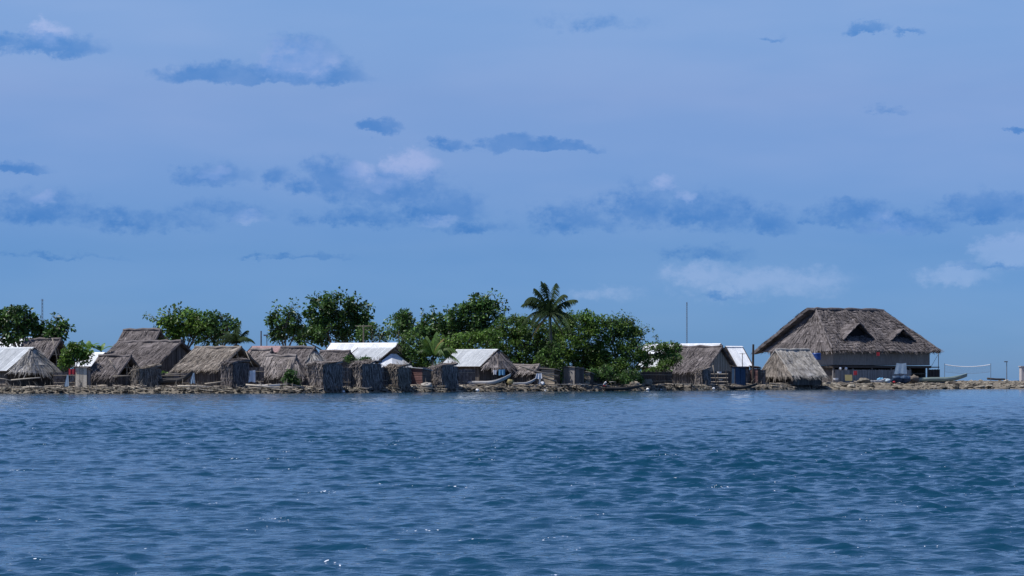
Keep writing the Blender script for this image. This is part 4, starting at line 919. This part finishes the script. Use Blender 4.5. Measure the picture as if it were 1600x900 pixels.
lump('paler blue tarpaulin heap beside the blue bundle', 1387, 595, 5, 3.2, 9.3, 'cloth_pale', 'tarpaulin_bundle', 'bundle', 3)
lump('dark navy tarpaulin heap under the pale blue awning', 1401, 593, 9, 5, 9.2, 'tarp_navy', 'tarpaulin_bundle', 'bundle', 4)
lump('large dark heap beside the brown brushwood heap', 1415, 592.5, 8, 5.5, 8.8, 'tarp_navy', 'tarpaulin_bundle', 'bundle', 5)
lump('small red bundle at the foot of the dark tarpaulin heap', 1397, 597, 2, 1.4, 8.2, 'cloth_red', 'bundle', 'bundle', 6)
lump('brown brushwood heap between the dark tarpaulin and the green grey canoe', 1427, 592.5, 8, 5.5, 9.4, 'bark', 'brushwood_heap', 'heap', 7)
lump('pale heap of sand and shells before the two storey house', 1350, 595, 10, 4, 8.5, 'stone', 'sand_heap', 'heap', 8)
lump('dark shaggy debris heap beside the plank landing', 1012, 598, 8, 5, 3, 'driftwood', 'debris_heap', 'heap', 9)
lump('brushwood heap beside the dark undergrowth at the canoe bow', 991, 601, 8, 5, 1.5, 'driftwood', 'debris_heap', 'heap', 10)
lump('pale thatch heap lying between the shaggy sheds', 666, 602, 8, 4, 1.2, 'thatch_straw', 'thatch_heap', 'heap', 12)
lump('white drum lying at the fallen poles', 847, 599, 3.4, 2.4, 1.3, 'plastic_white', 'plastic_drum', 'drum', 13)
for k, (px, py, r) in enumerate(((537, 613.4, 2), (746, 612, 2.6), (1012, 610.6, 2.6), (1033, 609.9, 1.5), (1081, 609.6, 1.2), (1115, 608.8, 2), (852, 611, 1.2))):
    lump('white mooring float bobbing at the edge of the shore', px, py-r*.8, r, r*.75, -1.0-.1*k, 'plastic_white', 'mooring_float', 'float', 30+k, group='white mooring floats')
for k, (px, py) in enumerate(((1313, 578), (1322, 578))):
    lump('white round float hung on the lower wall of the two storey house', px, py-2, 2, 2, 12.3, 'plastic_white', 'hanging_float', 'float', 50+k, group='white floats under the two storey house')
def tub(label, px, py, w, h, t, mat, name='tub', cat='tub', open_=True):
    d = D(px, t); s = d/F; c = W(px, py, d); r = w*s/2; hh = h*s; n = 16; mb = MB(); vs = []; prof = [(r*.82, 0), (r*.86, hh*.3), (r*.97, hh*.32), (r, hh), (r*1.06, hh), (r*1.06, hh*.94)] if open_ else [(r*.9, 0), (r, hh*.1), (r*.97, hh*.5), (r, hh*.9), (r*.9, hh), (r*.3, hh)]
    for rr, z in prof:
        for j in range(n): vs.append((rr*math.cos(6.2832*j/n), rr*math.sin(6.2832*j/n), z))
    mb.add(vs, [(i*n+j, i*n+(j+1) % n, (i+1)*n+(j+1) % n, (i+1)*n+j) for i in range(len(prof)-1) for j in range(n)]+[tuple(range(n-1, -1, -1))])
    mb.add([(r*.95*math.cos(6.2832*j/n), r*.95*math.sin(6.2832*j/n), hh*.9) for j in range(n)], [tuple(range(n))])
    return single(mb, name, mat, label, cat, c, 0, None, False)
tub('deep blue water tank on the corner of the two storey house', 1276, 562.5, 14, 11, 11, 'plastic_blue', 'water_tank', 'tank', False)
tub('white wash basin on the stones beside the straw coloured hut', 1306, 594, 8, 3.4, 8, 'plastic_white', 'basin', 'basin')
tub('white pan on the rack before the plank gable', 1124, 583.5, 7, 3, 2.8, 'plastic_white', 'pan', 'pan')
tub('dull metal pan low on the rack', 1126, 594.5, 6, 2.2, 2.8, 'tin_grey', 'pan', 'pan')
mb = MB().box((0, 0, .42), (1.0, .06, .85), Matrix.Rotation(R(-12), 3, 'X')); mb.tube([(-.4, .1, 0), (-.4, .22, .8)], .03); mb.tube([(.4, .1, 0), (.4, .22, .8)], .03)
single(mb, 'propped_board', 'cloth_yellow', 'faded yellow board propped up before the two storey house', 'board', W(1326, 595, D(1326, 10)), .1)

def net():
    d = D(1512, 17); s = d/F; zg = Z(1512, 17); B = W(1512, 600, d); B.z = zg-.1; root = thing('volleyball_net', 'sagging net with white top band between two posts on the point', 'net', B)
    w = 70*s; zt = H+(HY-569)*s-B.z; zb = H+(HY-581)*s-B.z; x0 = -w/2
    for x in (x0-.1, -x0+.1): MB().tube([(x, 0, -.2), (x, 0, zt+.12)], .035, 6).build('post', 'metal_pole', root)
    sag = lambda f: -.30*4*f*(1-f)
    n = 28; mb = MB()
    mb.tube([(x0+i/n*w, 0, zt+sag(i/n)-.07) for i in range(n+1)], .05, 8)
    mb.build('top_band', 'plastic_white', root)
    MB().tube([(x0+i/n*w, 0, zb+sag(i/n)*.85) for i in range(n+1)], .018, 5).build('bottom_cord', 'metal_pole', root)
    mb = MB()
    for i in range(57):
        f = i/56; mb.tube([(x0+f*w, .012, zb+sag(f)*.85), (x0+f*w, .012, zt+sag(f)-.07)], .004, 3, cap=False)
    for j in range(1, 9): mb.tube([(x0+i/n*w, .012, lerp(zb+sag(i/n)*.85, zt+sag(i/n), j/9)) for i in range(n+1)], .004, 3, cap=False)
    mb.build('mesh_net', 'metal_pole', root, kind='stuff')
net()
def kiosk():
    d = D(1605, 20); s = d/F; B = W(1607, 600, d); B.z = Z(1607, 20)-.1; root = thing('block_hut', 'pinkish grey block hut with flat slab roof at the end of the point', 'hut', B)
    h = H+(HY-573)*s-B.z; w = 22*s
    for p, sz in (((0, 0, h/2), (w, .12, h)), ((0, 1.6, h/2), (w, .12, h)), ((-w/2+.061, .8, h/2), (.12, 1.476, h)), ((w/2-.061, .8, h/2), (.12, 1.476, h))): MB().box(p, sz).build('wall', 'concrete', root)
    MB().box((0, .8, h+.06), (w+.25, 2.0, .11)).build('roof', 'concrete', root)
    MB().box((w*.1, -.075, h*.42), (.7, .03, h*.8)).build('door', 'dark_wood', root)
kiosk()

# ------------------------------------------------------------------ the person in the canoe
def skin(name, mat, pts, edges, rad, parent, root_i=0, sub=2):
    me = bpy.data.meshes.new(name); me.from_pydata([tuple(p) for p in pts], edges, []); o = bpy.data.objects.new(name, me); COL.objects.link(o)
    md = o.modifiers.new('s', 'SKIN'); md.use_smooth_shade = True
    for i, r in enumerate(rad):
        v = me.skin_vertices[0].data[i]; v.radius = (r, r); v.use_root = (i == root_i)
    sm = o.modifiers.new('d', 'SUBSURF'); sm.levels = sub; sm.render_levels = sub
    me.materials.append(MATS[mat]); o.parent = parent; return o
def person():
    d = D(944, -1.2); B = W(943.5, 609.2, d); B.z += .08
    root = thing('person', 'person in white shirt and red shorts bending forward in the dark canoe', 'person', B)
    P = []; E = []; Rd = []
    def v(x, y, z, r, p=None):
        P.append((x, y, z)); Rd.append(r)
        if p is not None: E.append((p, len(P)-1))
        return len(P)-1
    pel = v(0, 0, .42, .125); wa = v(.05, 0, .58, .11, pel); ch = v(.17, 0, .78, .125, wa); nk = v(.29, 0, .92, .055, ch); hd0 = v(.34, 0, .97, .07, nk); hd1 = v(.40, 0, 1.04, .095, hd0); hd2 = v(.44, 0, 1.11, .085, hd1); v(.49, 0, 1.05, .03, hd1)
    for s in (-1, 1):
        sh = v(.20, s*.17, .82, .06, ch); el = v(.36, s*.22, .60, .043, sh); wr = v(.55, s*.16, .50, .03, el); pa = v(.61, s*.15, .475, .034, wr)
        for k in range(4): f1 = v(.665, s*(.125+.018*k), .475-.006*k, .0095, pa); v(.69, s*(.125+.018*k), .445, .0085, f1)
        th = v(.625, s*.112, .475, .010, pa); v(.65, s*.095, .46, .009, th)
        hp = v(.03, s*.09, .38, .09, pel); kn = v(.36, s*.15, .36, .06, hp); an = v(.16, s*.16, .08, .042, kn); v(.30, s*.17, .05, .032, an)
    skin('body', 'skin', P, E, Rd, root)
    sp = [(-.01, 0, .44), (.05, 0, .58), (.17, 0, .78), (.27, 0, .88), (.20, -.17, .82), (.29, -.20, .70), (.20, .17, .82), (.29, .20, .70)]
    skin('shirt', 'cloth_white', sp, [(0, 1), (1, 2), (2, 3), (2, 4), (4, 5), (2, 6), (6, 7)], [.14, .13, .15, .075, .085, .065, .085, .065], root)
    skin('shorts', 'cloth_red', [(0, 0, .42), (.03, -.09, .38), (.22, -.125, .37), (.03, .09, .38), (.22, .125, .37), (.02, 0, .50)], [(0, 1), (1, 2), (0, 3), (3, 4), (0, 5)], [.145, .115, .085, .115, .085, .13], root)
    skin('hair', 'hair', [(.37, 0, 1.06), (.43, 0, 1.14)], [(0, 1)], [.095, .085], root)
person()

# ------------------------------------------------------------------ cooking smoke
def smoke():
    d = D(455, 29); c = W(452, 515, d); s = d/F; mb = MB(); n, m = 14, 10; vs = []
    for i in range(m+1):
        th = math.pi*i/m
        for j in range(n): a = 6.2832*j/n; vs.append((math.sin(th)*math.cos(a)*26*s, math.sin(th)*math.sin(a)*1.6, math.cos(th)*36*s))
    mb.add(vs, [(i*n+j, i*n+(j+1) % n, (i+1)*n+(j+1) % n, (i+1)*n+j) for i in range(m) for j in range(n)])
    o = mb.build('smoke', 'cloth_white', None, True, 'stuff'); o.location = c; o['label'] = 'thin blue cooking smoke drifting before the tall open tree'; o['category'] = 'smoke'
    mt = bpy.data.materials.new('smoke_air'); mt.use_nodes = True; N = mt.node_tree.nodes; L = mt.node_tree.links; N.clear()
    pv = N.new('ShaderNodeVolumePrincipled'); pv.inputs['Color'].default_value = (.55, .72, .95, 1); pv.inputs['Anisotropy'].default_value = .1
    tc = N.new('ShaderNodeTexCoord'); nz = N.new('ShaderNodeTexNoise'); nz.inputs['Scale'].default_value = .9; L.new(tc.outputs['Object'], nz.inputs['Vector'])
    ln = N.new('ShaderNodeVectorMath'); ln.operation = 'MULTIPLY'; ln.inputs[1].default_value = (1/(26*s), 1/1.6, 1/(36*s)); L.new(tc.outputs['Object'], ln.inputs[0])
    le = N.new('ShaderNodeVectorMath'); le.operation = 'LENGTH'; L.new(ln.outputs[0], le.inputs[0])
    m1 = N.new('ShaderNodeMapRange'); m1.inputs[1].default_value = 1; m1.inputs[2].default_value = .1; L.new(le.outputs['Value'], m1.inputs[0])
    m2 = N.new('ShaderNodeMapRange'); m2.inputs[1].default_value = .4; m2.inputs[2].default_value = .75; m2.inputs[4].default_value = 1.3; L.new(nz.outputs['Fac'], m2.inputs[0])
    mu = N.new('ShaderNodeMath'); mu.operation = 'MULTIPLY'; L.new(m1.outputs[0], mu.inputs[0]); L.new(m2.outputs[0], mu.inputs[1]); L.new(mu.outputs[0], pv.inputs['Density'])
    out = N.new('ShaderNodeOutputMaterial'); L.new(pv.outputs[0], out.inputs['Volume']); o.data.materials.clear(); o.data.materials.append(mt)
smoke()
